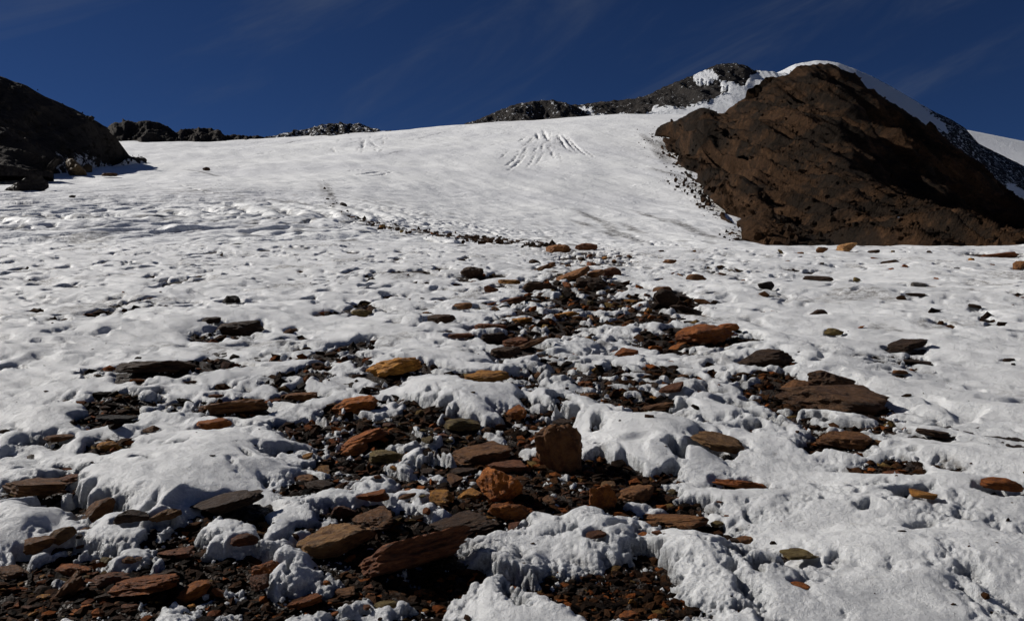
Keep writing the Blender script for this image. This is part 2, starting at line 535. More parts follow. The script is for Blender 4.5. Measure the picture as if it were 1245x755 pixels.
def rock_shape(kind, seed, sub):
    """unit rock: a broken block (clipped by flat faces), bedded in thin layers along z, spanning about -1..1 on each axis"""
    g = np.random.default_rng(1000 + seed)
    d, f = ICO[sub]
    nor = g.normal(size=(14, 3))
    dist = g.uniform(.42, .80, 14)
    if kind == 'slab':
        nor[:, 2] *= .55
        nor[0] = (g.uniform(-.12, .12), g.uniform(-.12, .12), 1); nor[1] = -nor[0]; dist[0], dist[1] = .40, .42
    elif kind == 'wedge':
        nor[0] = (-.75, g.uniform(-.2, .2), 1); dist[0] = .40; nor[1] = (0, 0, -1); dist[1] = .5
    elif kind == 'round':
        dist = g.uniform(.55, .90, 14)
    nor /= np.linalg.norm(nor, axis=1)[:, None]
    c = d @ nor.T
    rr = np.where(c > .05, dist[None, :] / np.maximum(c, .05), 9)
    p = 26.0 if kind != 'round' else 22.0
    rad = (1.0 + (rr ** -p).sum(1)) ** (-1 / p)
    v = d * rad[:, None]
    v = v - (v.max(0) + v.min(0)) / 2
    v = v / v.max(0)
    s = seed * 7.3
    big = fbm3(v[:, 0] + s, v[:, 1], v[:, 2], 1.1, 2, .5, 3)
    small = fbm3(v[:, 0] + s, v[:, 1] + 9, v[:, 2], .38, 4, .58, 7)
    chips = fbm3(v[:, 0] + s, v[:, 1] + 4, v[:, 2], .5, 2, .5, 17, 1)
    v = v * (1 + .08 * big + .075 * small + .08 * chips)[:, None]
    # bedding: the outline steps in and out from layer to layer
    lay = v[:, 2] * (5.5 if kind == 'slab' else 4.0) + .5 * per3(v[:, 0] * 1.3 + s, v[:, 1] * 1.3, v[:, 2] * 0 + .3, 5)
    st = np.floor(lay); fr = lay - st
    h = (np.sin(st * 12.9898 + s) * 43758.5453) % 1.0
    h2 = (np.sin((st + 1) * 12.9898 + s) * 43758.5453) % 1.0
    e = h + (h2 - h) * sstep(.8, 1.0, fr)
    v = v - (v.max(0) + v.min(0)) / 2
    v = v / v.max(0)
    v[:, :2] *= (1 + (.07 if kind == 'slab' else .03) * (e - .5))[:, None]
    return v, f


MESHES = {}


def rock_mesh(kind, seed, sub):
    key = (kind, seed, sub)
    if key not in MESHES:
        v, f = rock_shape(kind, seed, sub)
        o = mesh_obj('rock', v, f, MAT_ROCK, False)
        me = o.data; bpy.data.objects.remove(o)
        me.name = 'rock_' + kind
        MESHES[key] = me
    return MESHES[key]


TINT = {'ochre': (.44, .20, .036), 'orange': (.42, .135, .022), 'rust': (.32, .100, .020), 'brown': (.20, .088, .030),
        'redbrown': (.17, .062, .024), 'umber': (.105, .052, .024), 'dark': (.072, .036, .017), 'drab': (.10, .066, .030), 'soot': (.014, .011, .009), 'black': (.030, .021, .016), 'olive': (.18, .130, .045),
        'tan': (.28, .150, .058), 'grey': (.14, .13, .115)}

# x, y (centre in the photograph), width, height, kind, lean (degrees, right side up), tint, label
HERO = [
 (495, 676, 150, 72, 'slab', 17, 'redbrown', 'largest dark red-brown slab tilted up to the right at the front'),
 (408, 659, 92, 38, 'round', 4, 'tan', 'broad tan-brown boulder against the left end of the largest tilted slab'),
 (455, 634, 64, 24, 'block', 5, 'brown', 'brown rock lying behind the left end of the largest tilted slab'),
 (563, 637, 80, 20, 'slab', 4, 'dark', 'dark flat slab tucked behind the right end of the largest tilted slab'),
 (681, 556, 56, 64, 'block', 10, 'brown', 'upright brown boulder casting a black shadow over the snow to its right'),
 (610, 596, 60, 50, 'block', 8, 'orange', 'bright orange block standing in wet gravel, left of the upright brown boulder'),
 (617, 624, 52, 22, 'block', -6, 'orange', 'low orange stone at the foot of the bright orange block'),
 (587, 553, 76, 30, 'slab', 4, 'brown', 'wide brown slab in the gravel behind the bright orange block'),
 (622, 567, 52, 18, 'slab', -3, 'redbrown', 'red-brown slab lying between the wide brown slab and the upright boulder'),
 (564, 574, 36, 14, 'slab', 3, 'dark', 'dark flat stone in front of the wide brown slab in the gravel'),
 (536, 609, 32, 20, 'round', 0, 'ochre', 'knobbly ochre stone in the gravel left of the bright orange block'),
 (571, 601, 30, 16, 'wedge', 10, 'ochre', 'wedge-shaped ochre stone touching the left side of the bright orange block'),
 (431, 551, 32, 18, 'wedge', 8, 'orange', 'small orange wedge in the gravel under the long rust slab'),
 (467, 558, 48, 20, 'round', 0, 'olive', 'olive-grey rounded stone in the middle of the gravel patch'),
 (441, 534, 64, 20, 'slab', 16, 'rust', 'long rust slab leaning up to the right at the back of the gravel patch'),
 (562, 517, 44, 18, 'round', 0, 'olive', 'olive stone at the back of the gravel, below the long low snow mound'),
 (628, 507, 28, 18, 'block', 5, 'orange', 'orange stone at the back of the gravel above the wide brown slab'),
 (684, 513, 28, 8, 'slab', 0, 'dark', 'thin dark stone on the snow just behind the upright brown boulder'),
 (387, 590, 36, 17, 'round', -5, 'dark', 'dark rounded stone at the left edge of the central gravel'),
 (373, 583, 28, 16, 'round', 5, 'brown', 'brown stone behind the dark rounded stone at the left edge of the central gravel'),
 (416, 622, 33, 20, 'round', 0, 'redbrown', 'dark red-brown rounded stone behind the broad tan-brown boulder'),
 (457, 612, 40, 18, 'slab', 8, 'rust', 'rust slab in the gravel right of the dark red-brown rounded stone'),
 (499, 598, 24, 9, 'slab', 0, 'rust', 'flat rust stone left of the knobbly ochre stone'),
 (732, 609, 34, 32, 'block', 6, 'orange', 'orange block of the stone group right of the upright brown boulder'),
 (742, 592, 28, 16, 'round', 0, 'tan', 'tan stone leaning on the orange block right of the upright boulder'),
 (772, 600, 50, 22, 'slab', 6, 'brown', 'brown slab at the right end of the group beside the upright boulder'),
 (820, 631, 78, 26, 'slab', 5, 'brown', 'long brown slab with a rough back lying on snow in the right foreground'),
 (872, 549, 60, 24, 'slab', -14, 'tan', 'tan slab dipping to the right on clean snow, right of the upright boulder'),
 (901, 590, 58, 20, 'slab', -12, 'rust', 'rust slab half buried in snow below the tan dipping slab'),
 (781, 660, 28, 14, 'block', 0, 'orange', 'small orange stone in front of the long brown slab'),
 (725, 670, 24, 8, 'slab', 0, 'redbrown', 'small flat red-brown stone below the icicle-fringed snow'),
 (968, 690, 48, 14, 'slab', -4, 'olive', 'olive flat stone in the melt hollow at the lower right'),
 (972, 722, 24, 11, 'round', 0, 'rust', 'small rust stone below the olive flat stone in the lower right hollow'),
 (769, 733, 13, 13, 'round', 0, 'ochre', 'tiny pale ochre stone in the black gravel at the bottom edge'),
 (764, 748, 26, 12, 'round', 0, 'rust', 'rust stone at the bottom edge under the tiny pale ochre stone'),
 (870, 658, 26, 10, 'slab', 0, 'redbrown', 'red-brown stone peeping out of snow right of the small orange stone'),
 (903, 657, 26, 9, 'slab', 0, 'brown', 'brown stone at the right end of the melt gap past the long brown slab'),
 (793, 508, 46, 20, 'round', 4, 'olive', 'olive boulder poking from the snow bank behind the upright boulder'),
 (798, 495, 40, 14, 'slab', 10, 'brown', 'brown slab leaning behind the olive boulder in the snow bank'),
 (820, 480, 36, 12, 'slab', 12, 'redbrown', 'red-brown slab pointing up right, behind the brown leaning slab'),
 (1010, 487, 122, 40, 'wedge', -8, 'umber', 'biggest dark brown boulder in the right middle snow'),
 (1008, 465, 52, 18, 'block', 2, 'umber', 'dark block lying on top at the back of the biggest boulder on the right'),
 (972, 472, 40, 16, 'block', 6, 'brown', 'brown rock against the left end of the biggest dark boulder on the right'),
 (1025, 538, 62, 22, 'round', -5, 'brown', 'brown rock in a melt hollow below the biggest dark boulder on the right'),
 (1066, 540, 16, 11, 'round', 0, 'tan', 'small tan stone at the right end of the brown rock in the hollow'),
 (1133, 531, 42, 10, 'slab', -6, 'dark', 'thin dark slab on snow right of the biggest dark boulder'),
 (1085, 581, 30, 12, 'slab', 0, 'redbrown', 'red-brown stone inside the round snow hollow on the right'),
 (1120, 613, 44, 12, 'slab', -8, 'ochre', 'ochre flat stone below the round snow hollow on the right'),
 (1216, 602, 46, 20, 'round', -3, 'rust', 'rust rounded stone by the right border of the view'),
 (929, 439, 68, 20, 'round', 2, 'dark', 'long dark oval boulder on snow above and left of the biggest right boulder'),
 (855, 409, 72, 28, 'round', 6, 'rust', 'big rust boulder with a hump right of the stone trail'),
 (884, 401, 28, 12, 'block', 0, 'rust', 'small rust block leaning on the right end of the humped rust boulder'),
 (825, 422, 26, 12, 'wedge', 8, 'orange', 'orange wedge under the left end of the humped rust boulder'),
 (808, 368, 32, 24, 'block', -10, 'dark', 'tall dark brown boulder on the right side of the stone trail'),
 (806, 353, 26, 10, 'slab', 0, 'brown', 'brown slab just behind the tall dark boulder of the trail'),
 (835, 377, 34, 12, 'slab', -14, 'dark', 'dark slab sloping down right of the tall dark trail boulder'),
 (1102, 424, 46, 15, 'slab', 8, 'dark', 'dark slab rising to the right alone on the right snow'),
 (1114, 442, 36, 6, 'slab', -4, 'dark', 'thin dark sliver in snow below the lone rising slab'),
 (1094, 456, 18, 6, 'slab', 0, 'brown', 'small brown chip below the lone rising slab and its sliver'),
 (1014, 409, 22, 10, 'round', 0, 'olive', 'small olive stone on snow midway between the two lone dark stones'),
 (993, 384, 24, 13, 'wedge', 8, 'dark', 'small dark pointed stone above the small olive stone'),
 (930, 350, 24, 14, 'wedge', -10, 'black', 'black pyramid-shaped stone with a dirty snow trail to its right'),
 (995, 342, 34, 9, 'slab', -6, 'dark', 'thin dark slab on snow right of the black pyramid stone'),
 (846, 341, 24, 11, 'round', 0, 'brown', 'round brown stone on snow left of the black pyramid stone'),
 (814, 321, 18, 6, 'slab', 0, 'brown', 'flat brown stone right of the trail near the snow crest'),
 (1029, 304, 24, 10, 'block', 0, 'tan', 'tan block on the snow crest under the brown mountain'),
 (998, 308, 15, 8, 'block', 8, 'brown', 'brown block on the crest left of the tan crest block'),
 (1081, 321, 20, 6, 'slab', 8, 'dark', 'thin dark slab just below the snow crest right of the tan block'),
 (1062, 308, 14, 5, 'slab', 4, 'dark', 'dark sliver on the crest between tan block and thin slab'),
 (1116, 351, 20, 10, 'round', 0, 'grey', 'grey ice-crusted stone in the far right snow'),
 (1113, 367, 24, 5, 'slab', -2, 'dark', 'thin dark slab below the grey ice-crusted stone'),
 (1185, 377, 15, 6, 'slab', -8, 'dark', 'small dark chip alone right of the grey ice-crusted stone'),
 (1239, 326, 20, 13, 'wedge', 10, 'brown', 'brown wedge cut by the right border below the crest'),
 (1215, 312, 40, 8, 'slab', 6, 'redbrown', 'low red-brown ledge stone on the crest at the far right'),
 (1192, 312, 16, 6, 'wedge', 0, 'dark', 'dark chip left of the low crest ledge stone at the far right'),
 (1226, 441, 14, 5, 'slab', 0, 'dark', 'dark chip by the right border, level with the lone rising slab'),
 (481, 450, 66, 26, 'round', 8, 'ochre', 'rounded bright ochre boulder alone on snow left of the stone trail'),
 (588, 461, 58, 20, 'slab', 4, 'ochre', 'bright ochre slab on snow right of the rounded ochre boulder'),
 (428, 493, 68, 28, 'slab', 8, 'orange', 'orange slab in front of the rounded bright ochre boulder'),
 (575, 334, 30, 16, 'block', 8, 'dark', 'dark block alone on snow left of the upper trail'),
 (596, 357, 17, 8, 'block', 4, 'redbrown', 'small red-brown stone below the lone dark block left of the upper trail'),
 (564, 377, 24, 9, 'slab', 0, 'brown', 'small flat brown stone left of the trail, above the domed dark stone'),
 (537, 393, 34, 14, 'round', 6, 'dark', 'domed dark stone on snow above the rounded ochre boulder'),
 (559, 415, 34, 7, 'slab', 3, 'redbrown', 'thin red-brown slab on snow between the domed dark stone and the trail'),
 (619, 346, 28, 7, 'slab', 0, 'ochre', 'thin ochre slab on the left edge of the upper trail'),
 (653, 350, 48, 18, 'round', 2, 'dark', 'large dark flat-topped stone in the upper trail'),
 (623, 367, 30, 12, 'slab', 14, 'redbrown', 'red-brown leaning slab below the large dark flat-topped trail stone'),
 (599, 399, 42, 13, 'slab', 0, 'redbrown', 'top red-brown slab of the stone pile on the left of the trail'),
 (601, 414, 38, 16, 'block', 3, 'dark', 'dark block under the top slab of the stone pile on the trail'),
 (628, 420, 34, 13, 'block', 6, 'redbrown', 'red-brown block in the middle of the stone pile on the trail'),
 (646, 423, 40, 13, 'slab', 20, 'brown', 'brown slab leaning up right at the right end of the stone pile'),
 (616, 436, 40, 13, 'round', 2, 'dark', 'dark stone at the front foot of the stone pile on the trail'),
 (636, 391, 28, 9, 'slab', 4, 'ochre', 'ochre stone lying behind the stone pile on the trail'),
 (687, 383, 32, 10, 'slab', 10, 'ochre', 'ochre slab rising right in the dark gravel of the trail'),
 (697, 336, 40, 16, 'slab', 22, 'brown', 'long brown slab leaning steeply up right in the upper trail'),
 (680, 305, 34, 13, 'round', 3, 'brown', 'left one of the two big brown boulders where the trail tops the crest'),
 (712, 303, 28, 12, 'round', 0, 'redbrown', 'right one of the two big boulders where the trail tops the crest'),
 (663, 326, 24, 12, 'slab', 24, 'brown', 'brown slab leaning up right below the two big crest boulders'),
 (650, 321, 14, 7, 'block', 5, 'dark', 'small dark stone left of the slab below the two crest boulders'),
 (724, 335, 26, 11, 'round', 12, 'brown', 'brown stone right of the long steep slab in the upper trail'),
 (744, 332, 24, 13, 'round', 0, 'redbrown', 'red-brown round boulder on the right edge of the upper trail'),
 (719, 347, 38, 12, 'block', 0, 'dark', 'dark low rock in front of the stones on the right edge of the upper trail'),
 (760, 434, 30, 13, 'wedge', 10, 'rust', 'rust wedge alone on the snow between stone pile and humped rust boulder'),
 (711, 467, 20, 8, 'slab', 0, 'rust', 'small rust stone in the melt strip below the rust wedge'),
 (717, 481, 22, 8, 'slab', -4, 'brown', 'small brown stone just below the small rust one in the melt strip'),
 (440, 383, 25, 10, 'round', 0, 'olive', 'olive stone on snow well left of the trail, above the ochre boulder'),
 (281, 368, 28, 10, 'wedge', 0, 'black', 'black stone on snow behind the dark split boulder on the left'),
 (290, 400, 52, 21, 'slab', 6, 'dark', 'dark split boulder standing on the left middle snow'),
 (258, 396, 24, 9, 'slab', 0, 'dark', 'flat dark stone at the left foot of the dark split boulder'),
 (191, 448, 90, 17, 'slab', 5, 'dark', 'long thin dark slab pointing left on the left snow'),
 (366, 482, 40, 14, 'slab', 5, 'brown', 'brown slab on snow left of the orange slab by the ochre boulder'),
 (290, 498, 80, 13, 'slab', 9, 'brown', 'long brown slab rising right on the snow left of centre'),
 (262, 519, 40, 17, 'round', 0, 'rust', 'rust stone on snow below the long brown slab rising right'),
 (263, 484, 18, 7, 'slab', 0, 'redbrown', 'tiny red-brown stone just behind the long brown slab rising right'),
 (184, 528, 22, 10, 'wedge', 4, 'brown', 'brown stone behind the big snow dome on the left'),
 (133, 543, 30, 15, 'round', 0, 'ochre', 'ochre stone at the back left of the big snow dome'),
 (72, 538, 34, 10, 'slab', 0, 'brown', 'brown flat stone left of the ochre stone behind the snow dome'),
 (5, 534, 20, 10, 'round', 0, 'dark', 'dark stone cut by the left border behind the foreground'),
 (142, 510, 44, 14, 'slab', 0, 'black', 'black flat stone in the dark hole above the big snow dome'),
 (40, 605, 82, 27, 'slab', -2, 'brown', 'wide brown slab at the left border beside the big snow dome'),
 (87, 588, 40, 12, 'slab', 8, 'redbrown', 'red-brown slab between the wide left slab and the snow dome'),
 (118, 631, 40, 32, 'wedge', 25, 'brown', 'brown leaning wedge under the left flank of the big snow dome'),
 (276, 620, 94, 20, 'slab', 15, 'dark', 'long dark slab rising right under the right flank of the snow dome'),
 (200, 641, 36, 18, 'wedge', 12, 'tan', 'tan wedge peeping from below the front of the snow dome'),
 (160, 648, 38, 14, 'block', 0, 'dark', 'dark stone left of the tan wedge below the snow dome'),
 (220, 672, 46, 11, 'slab', 4, 'redbrown', 'red-brown flat stone in the crumbly snow below the tan wedge'),
 (297, 674, 32, 19, 'round', 4, 'redbrown', 'red-brown stone in the snow left of the broad tan-brown boulder'),
 (325, 698, 34, 24, 'block', 15, 'rust', 'rust block leaning in snow lower left of the largest tilted slab'),
 (317, 720, 30, 18, 'block', 0, 'redbrown', 'red-brown block right under the rust block leaning in snow'),
 (75, 668, 32, 20, 'block', 4, 'tan', 'tan block at the back of the lower left gravel'),
 (46, 675, 44, 20, 'block', 0, 'brown', 'brown rock left of the tan block in the lower left gravel'),
 (90, 692, 40, 18, 'round', 0, 'rust', 'rust stone below the tan block in the lower left gravel'),
 (135, 703, 44, 20, 'round', 0, 'redbrown', 'red-brown rock in the middle of the lower left gravel'),
 (178, 711, 94, 24, 'slab', 10, 'rust', 'long rust slab rising right in the lower left gravel'),
 (233, 720, 46, 24, 'wedge', 18, 'orange', 'orange wedge at the right end of the long rust slab'),
 (85, 716, 34, 34, 'slab', 48, 'brown', 'brown slab leaning steeply in the lower left gravel'),
 (15, 697, 40, 14, 'slab', 0, 'brown', 'flat brown stone at the left border of the lower left gravel'),
 (100, 741, 30, 9, 'slab', 0, 'orange', 'flat orange stone at the bottom edge below the steep brown slab'),
 (205, 700, 30, 16, 'block', 5, 'dark', 'dark block behind the long rust slab in the lower left'),
 (372, 732, 54, 16, 'slab', 18, 'rust', 'rust slab leaning up right at the bottom edge left of centre'),
 (515, 722, 24, 10, 'round', 0, 'rust', 'small rust stone in the shadow under the largest tilted slab'),
 (420, 722, 30, 12, 'slab', 3, 'brown', 'brown chip in the gravel below the left end of the largest slab'),
 (470, 738, 30, 14, 'round', 0, 'olive', 'olive stone at the bottom edge below the largest tilted slab'),
 (32, 227, 46, 27, 'wedge', 2, 'soot', 'big dark boulder casting a blue shadow at the foot of the left hill'),
 (93, 209, 32, 22, 'block', -10, 'drab', 'tan boulder of the cluster below the dark left hill'),
 (72, 204, 22, 12, 'slab', 0, 'dark', 'dark rock left of the tan boulder below the left hill'),
 (106, 208, 12, 11, 'block', 0, 'drab', 'small brown rock at the right side of the tan boulder below the left hill'),
 (134, 213, 20, 6, 'slab', -6, 'dark', 'low dark rock trailing right from the cluster below the left hill'),
 (88, 240, 8, 4, 'round', 0, 'black', 'tiny black stone on snow right of the big dark boulder'),
 (251, 206, 9, 4, 'wedge', 0, 'dark', 'tiny dark stone on the upper left snowfield'),
 (418, 250, 9, 6, 'round', 0, 'black', 'black stone at the bend of the far stone line'),
]
SHORT = [(r'largest dark red-brown', 'the largest tilted slab'), ('upright brown boulder casting', 'the upright brown boulder'), ('bright orange block standing', 'the bright orange block'),
         ('long brown slab with a rough', 'the long brown slab in the right foreground'), ('tan slab dipping', 'the tan dipping slab'), ('biggest dark brown boulder', 'the biggest dark boulder on the right'),
         ('long dark oval', 'the long dark oval boulder'), ('big rust boulder with a hump', 'the humped rust boulder'), ('tall dark brown boulder', 'the tall dark trail boulder'),
         ('rounded bright ochre', 'the rounded ochre boulder'), ('bright ochre slab on snow', 'the bright ochre slab'), ('large dark flat-topped', 'the large flat-topped trail stone'),
         ('dark block under the top slab', 'the stone pile on the trail'), ('long brown slab leaning steeply', 'the long steep slab in the upper trail'), ('left one of the two big', 'the two big crest boulders'),
         ('red-brown round boulder', 'the round red-brown boulder of the upper trail'), ('dark split boulder', 'the dark split boulder on the left'), ('long thin dark slab', 'the long thin slab pointing left'),
         ('long brown slab rising', 'the long brown slab rising right'), ('wide brown slab at the left', 'the wide slab at the left border'), ('long dark slab rising', 'the long dark slab under the snow dome'),
         ('long rust slab rising', 'the long rust slab in the lower left'), ('tan block at the back', 'the tan block in the lower left'), ('broad tan-brown', 'the broad tan-brown boulder'),
         ('long rust slab leaning', 'the long rust slab behind the gravel'), ('black pyramid', 'the black pyramid stone'), ('rust wedge alone', 'the lone rust wedge'), ('olive boulder poking', 'the olive boulder in the snow bank'),
         ('olive-grey rounded', 'the olive-grey stone in the gravel'), ('wide brown slab in the gravel', 'the wide brown slab in the gravel'), ('olive flat stone in the melt', 'the olive stone in the lower right hollow'),
         ('dark lone', ''), ('lone', ''), ('tan block on the snow crest', 'the tan crest block'), ('dark slab rising to the right alone', 'the lone rising slab'), ('tiny pale ochre', 'the tiny pale ochre stone')]

hx = np.array([h[0] for h in HERO], float); hy = np.array([h[1] for h in HERO], float)
hw = np.array([h[2] for h in HERO], float); hh = np.array([h[3] for h in HERO], float)
RX, RY = spot(hx, hy + hh * .22)


def place_rock(x, y, w, h, kind, lean, tint, sub, seed, rot, surf, sink=.22, name='rock', depth=None, tip=None):
    """w: width seen, h: height seen, metres"""
    ang = math.atan2(1.6 - .12 * y * 0, max(y, 1.5)) * .9 + .06
    ang = min(max(ang, .10), .6)
    dr = depth or (.72 if kind != 'slab' else .8)
    wd = w * dr
    a = abs(math.radians(lean))
    hz = max(.34 * h, h - .42 * wd * math.sin(ang) - .45 * w * math.sin(a))
    hz = max(hz, .17 * w if kind == 'slab' else .32 * w)
    if kind == 'block': hz *= 1.25
    o = bpy.data.objects.new(name, rock_mesh(kind, seed, sub))
    scene.collection.objects.link(o)
    o.scale = (w * .52 / max(math.cos(a), .8), wd * .52, hz * .54)
    o.rotation_euler = Euler((tip if tip is not None else 0.16 * math.sin(seed * 3.1) + .05, -math.radians(lean), rot), 'XYZ')
    o.location = (x, y, surf + hz * (.5 - sink) + .14 * w * math.sin(a))
    c = np.array(TINT[tint]) * (1.42 if tint not in ('umber', 'dark', 'black', 'soot') else 1) * (1 + .25 * math.sin(seed * 1.7 + x * 3 + y))
    o.color = (c[0], c[1], c[2], 1)
    return o, hz


sp_r = np.maximum(RY * .004, .004)
tt, SS, _ = snow_height(RX, RY, sp_r)
rock_info = []
KIND_NAME = {'slab': 'rock_slab', 'round': 'boulder', 'block': 'rock_block', 'wedge': 'rock_wedge'}
for i, (X, Y, w, h, kind, lean, tint, label) in enumerate(HERO):
    x, y = RX[i], RY[i]
    W, H = w * y / F, h * y / F
    surf = float(base(x, y) + max(tt[i], 0) * .85)
    big = w >= 56 and Y > 430
    o, hz = place_rock(x, y, W, H, kind, lean, tint, 5 if big else 4 if w > 26 else 3, i if big else (i * 5) % 13, 0.5 * math.sin(i * 2.3), surf,
                       tip=-.30 if i == 0 else None, name='rock_slab' if kind == 'slab' else 'boulder' if w > 40 else 'stone')
    tagged(o, label, 'rock', 'rocks lying on the snow and gravel', 'thing')
    ROCK_FOOT.append((x, y, W / 2, max(W * .36, .02), hz))
    rock_info.append((X, Y, w, label))

# ---- the smaller stones between them
marks = []
for i, inf in enumerate(rock_info):
    for k, s in SHORT:
        if s and inf[3].startswith(k):
            marks.append((inf[0], inf[1], s)); break
g = np.random.default_rng(5)
cand = []
LINE = [(388, 222), (398, 240), (406, 256), (430, 266), (470, 277), (520, 284), (560, 289), (620, 295), (665, 300), (700, 304)]
lx, ly = [p[0] for p in LINE], [p[1] for p in LINE]
for k in range(70):                                   # the line of stones running far up the glacier
    X = 388 + 300 * ((k + g.random()) / 70) ** .85
    Y = float(np.interp(X, lx, ly)) + g.normal() * (1.3 if X > 412 else 2.5)
    cand.append((X, Y, g.uniform(3, 7.5) * (1.25 if X > 560 else 1), 'line'))
zones = [((600, 800), (312, 445), 62, 7, 20, 'trail'), ((345, 720), (505, 650), 62, 9, 26, 'gravel'), ((0, 270), (655, 750), 34, 10, 30, 'gravel'), ((700, 900), (585, 665), 16, 8, 22, 'gravel'),
         ((780, 860), (440, 520), 10, 8, 18, 'gravel'), ((800, 1245), (304, 345), 22, 5, 12, 'crest'), ((640, 800), (700, 752), 10, 8, 18, 'gravel'), ((360, 580), (690, 750), 14, 9, 24, 'gravel')]
ecx = np.array([(e[0], e[1], e[2], e[3]) for e in MELT if e[4] >= .55])
for (xa, xb), (ya, yb), n, wa, wb, z in zones:
    got = 0
    for _ in range(4000):
        if got >= n: break
        X, Y = g.uniform(xa, xb), g.uniform(ya, yb)
        if z != 'crest':
            if (((X - ecx[:, 0]) / ecx[:, 2]) ** 2 + ((Y - ecx[:, 1]) / ecx[:, 3]) ** 2).min() > 1.0: continue
        w = wa + (wb - wa) * g.random() ** 2
        if any(abs(X - c[0]) < (w + c[2]) * .42 and abs(Y - c[1]) < (w + c[2]) * .2 for c in cand): continue
        if (np.hypot((X - hx) / (hw * .55 + w * .3), (Y - hy) / (hh * .6 + w * .2)) < 1).any(): continue
        cand.append((X, Y, w, z)); got += 1
TONES = ['brown', 'redbrown', 'rust', 'dark', 'dark', 'brown', 'olive', 'orange', 'redbrown', 'ochre']
WORD = {'brown': 'brown', 'redbrown': 'red-brown', 'rust': 'rust-coloured', 'dark': 'dark', 'olive': 'olive', 'orange': 'orange', 'ochre': 'ochre'}
cxy = np.array([(c[0], c[1], c[2]) for c in cand])
SX, SY = spot(cxy[:, 0], cxy[:, 1] + cxy[:, 2] * .1)
t2, S2, _ = snow_height(SX, SY, np.maximum(SY * .004, .004))
small = []
for i, (X, Y, w, z) in enumerate(cand):
    x, y = SX[i], SY[i]
    W = w * y / F
    kind = ['slab', 'slab', 'block', 'round', 'wedge'][int(g.integers(5))]
    tint = 'dark' if z == 'line' and g.random() < .8 else TONES[int(g.integers(len(TONES)))]
    surf = float(base(x, y) + max(t2[i], 0) * .85)
    lean = float(g.normal() * 14)
    o, hz = place_rock(x, y, W, W * g.uniform(.35, .6), kind, lean, tint, 3, int(g.integers(13)), float(g.uniform(0, 6.28)), surf, name='stone')
    if y < 60: ROCK_FOOT.append((x, y, W / 2, W * .4, hz))
    j = min(marks, key=lambda m: ((m[0] - X)) ** 2 + (2 * (m[1] - Y)) ** 2)
    if z == 'line':
        lab = 'dark stone in the far stone line curving over the snow'
        if X < 412: lab = 'in the upper left bend of the far stone line'
        elif X < 520: lab = 'in the thin middle of the far stone line'
        else: lab = 'where the far stone line nears the trail'
    else:
        dx, dy = X - j[0], 2 * (Y - j[1])
        rel = ('right of' if dx > 0 else 'left of') if abs(dx) > abs(dy) else ('in front of' if dy > 0 else 'behind')
        lab = rel + ' ' + j[2]
    size = 'small' if w > (14 if Y > 450 else 8) else 'tiny'
    form = {'slab': 'flat', 'block': 'angular', 'round': 'rounded', 'wedge': 'pointed'}[kind]
    small.append((o, X, size, WORD[tint], form, lab))
buckets = {}
for s in small:
    buckets.setdefault((s[2], s[3], s[4], s[5]), []).append(s)
ORD = ['leftmost', 'second from left', 'third from left', 'fourth from left', 'fifth from left', 'sixth from left', 'seventh from left', 'eighth from left', 'ninth from left', 'tenth from left', 'eleventh from left', 'twelfth from left']
NUM = ['one', 'two', 'three', 'four', 'five', 'six', 'seven', 'eight', 'nine', 'ten', 'eleven', 'twelve']
for (size, word, form, lab), ss in buckets.items():
    ss.sort(key=lambda s: s[1])
    for k, s in enumerate(ss):
        if len(ss) == 1: text = f'{size} {form} {word} stone {lab}'
        else:
            pos = 'rightmost' if k == len(ss) - 1 else ORD[min(k, 11)]
            text = f'{pos} {size} {form} {word} stone {lab}'
        tagged(s[0], text, 'stone', 'small stones among the rocks', 'thing')
print('rocks', len(HERO), len(small), round(time.time() - T_START, 1))

# ------------------------------------------------------------------ snow and bare ground: one fine sheet each
deg = math.radians
half = math.atan(700 / F)
ac = np.concatenate([np.linspace(-math.pi, -1.0, 26)[:-1], np.linspace(-1.0, -half, 60)[:-1], np.linspace(-half, half, 960), np.linspace(half, 1.0, 60)[1:], np.linspace(1.0, math.pi, 26)[1:]])
rs = [.4]
while rs[-1] < 44:
    r = rs[-1]
    rs.append(r + (0.04 if r < 2.4 else min(r * r / 1600 * 1.05, .0046 * r)))
rs = np.array(rs)
R, A = np.meshgrid(rs, ac, indexing='ij')
X0, Y0 = R * np.sin(A), R * np.cos(A)
SP = np.broadcast_to(np.maximum(R * .0018, .0045), R.shape).astype(np.float32) * 1.0
SP = np.maximum(SP, np.gradient(rs)[:, None] * .75)
B = base(X0, Y0)
t, S, melt = snow_height(X0, Y0, SP)
# snow slumps away from the stones
for (x, y, a, b, hz) in ROCK_FOOT:
    i0, i1 = np.searchsorted(rs, [max(np.hypot(x, y) - 3 * max(a, b), .4), np.hypot(x, y) + 3 * max(a, b)])
    az = math.atan2(x, y); da = 3 * a / max(y, .5)
    j0, j1 = np.searchsorted(ac, [az - da, az + da])
    if i1 <= i0 or j1 <= j0: continue
    sx, sy = X0[i0:i1, j0:j1] - x, Y0[i0:i1, j0:j1] - y
    d = np.sqrt((sx / (a * 1.05)) ** 2 + ((sy + .25 * b) / (b * 1.25)) ** 2) + .5 * per2(X0[i0:i1, j0:j1] / (a * .6 + .03), Y0[i0:i1, j0:j1] / (a * .6 + .03), 77)
    k = sstep(1.35, .85, d)
    tt_ = t[i0:i1, j0:j1]
    t[i0:i1, j0:j1] = np.where(tt_ > 0, tt_ - k * np.minimum(tt_ + .02, .85 * hz + .02), tt_)
Z = B + t
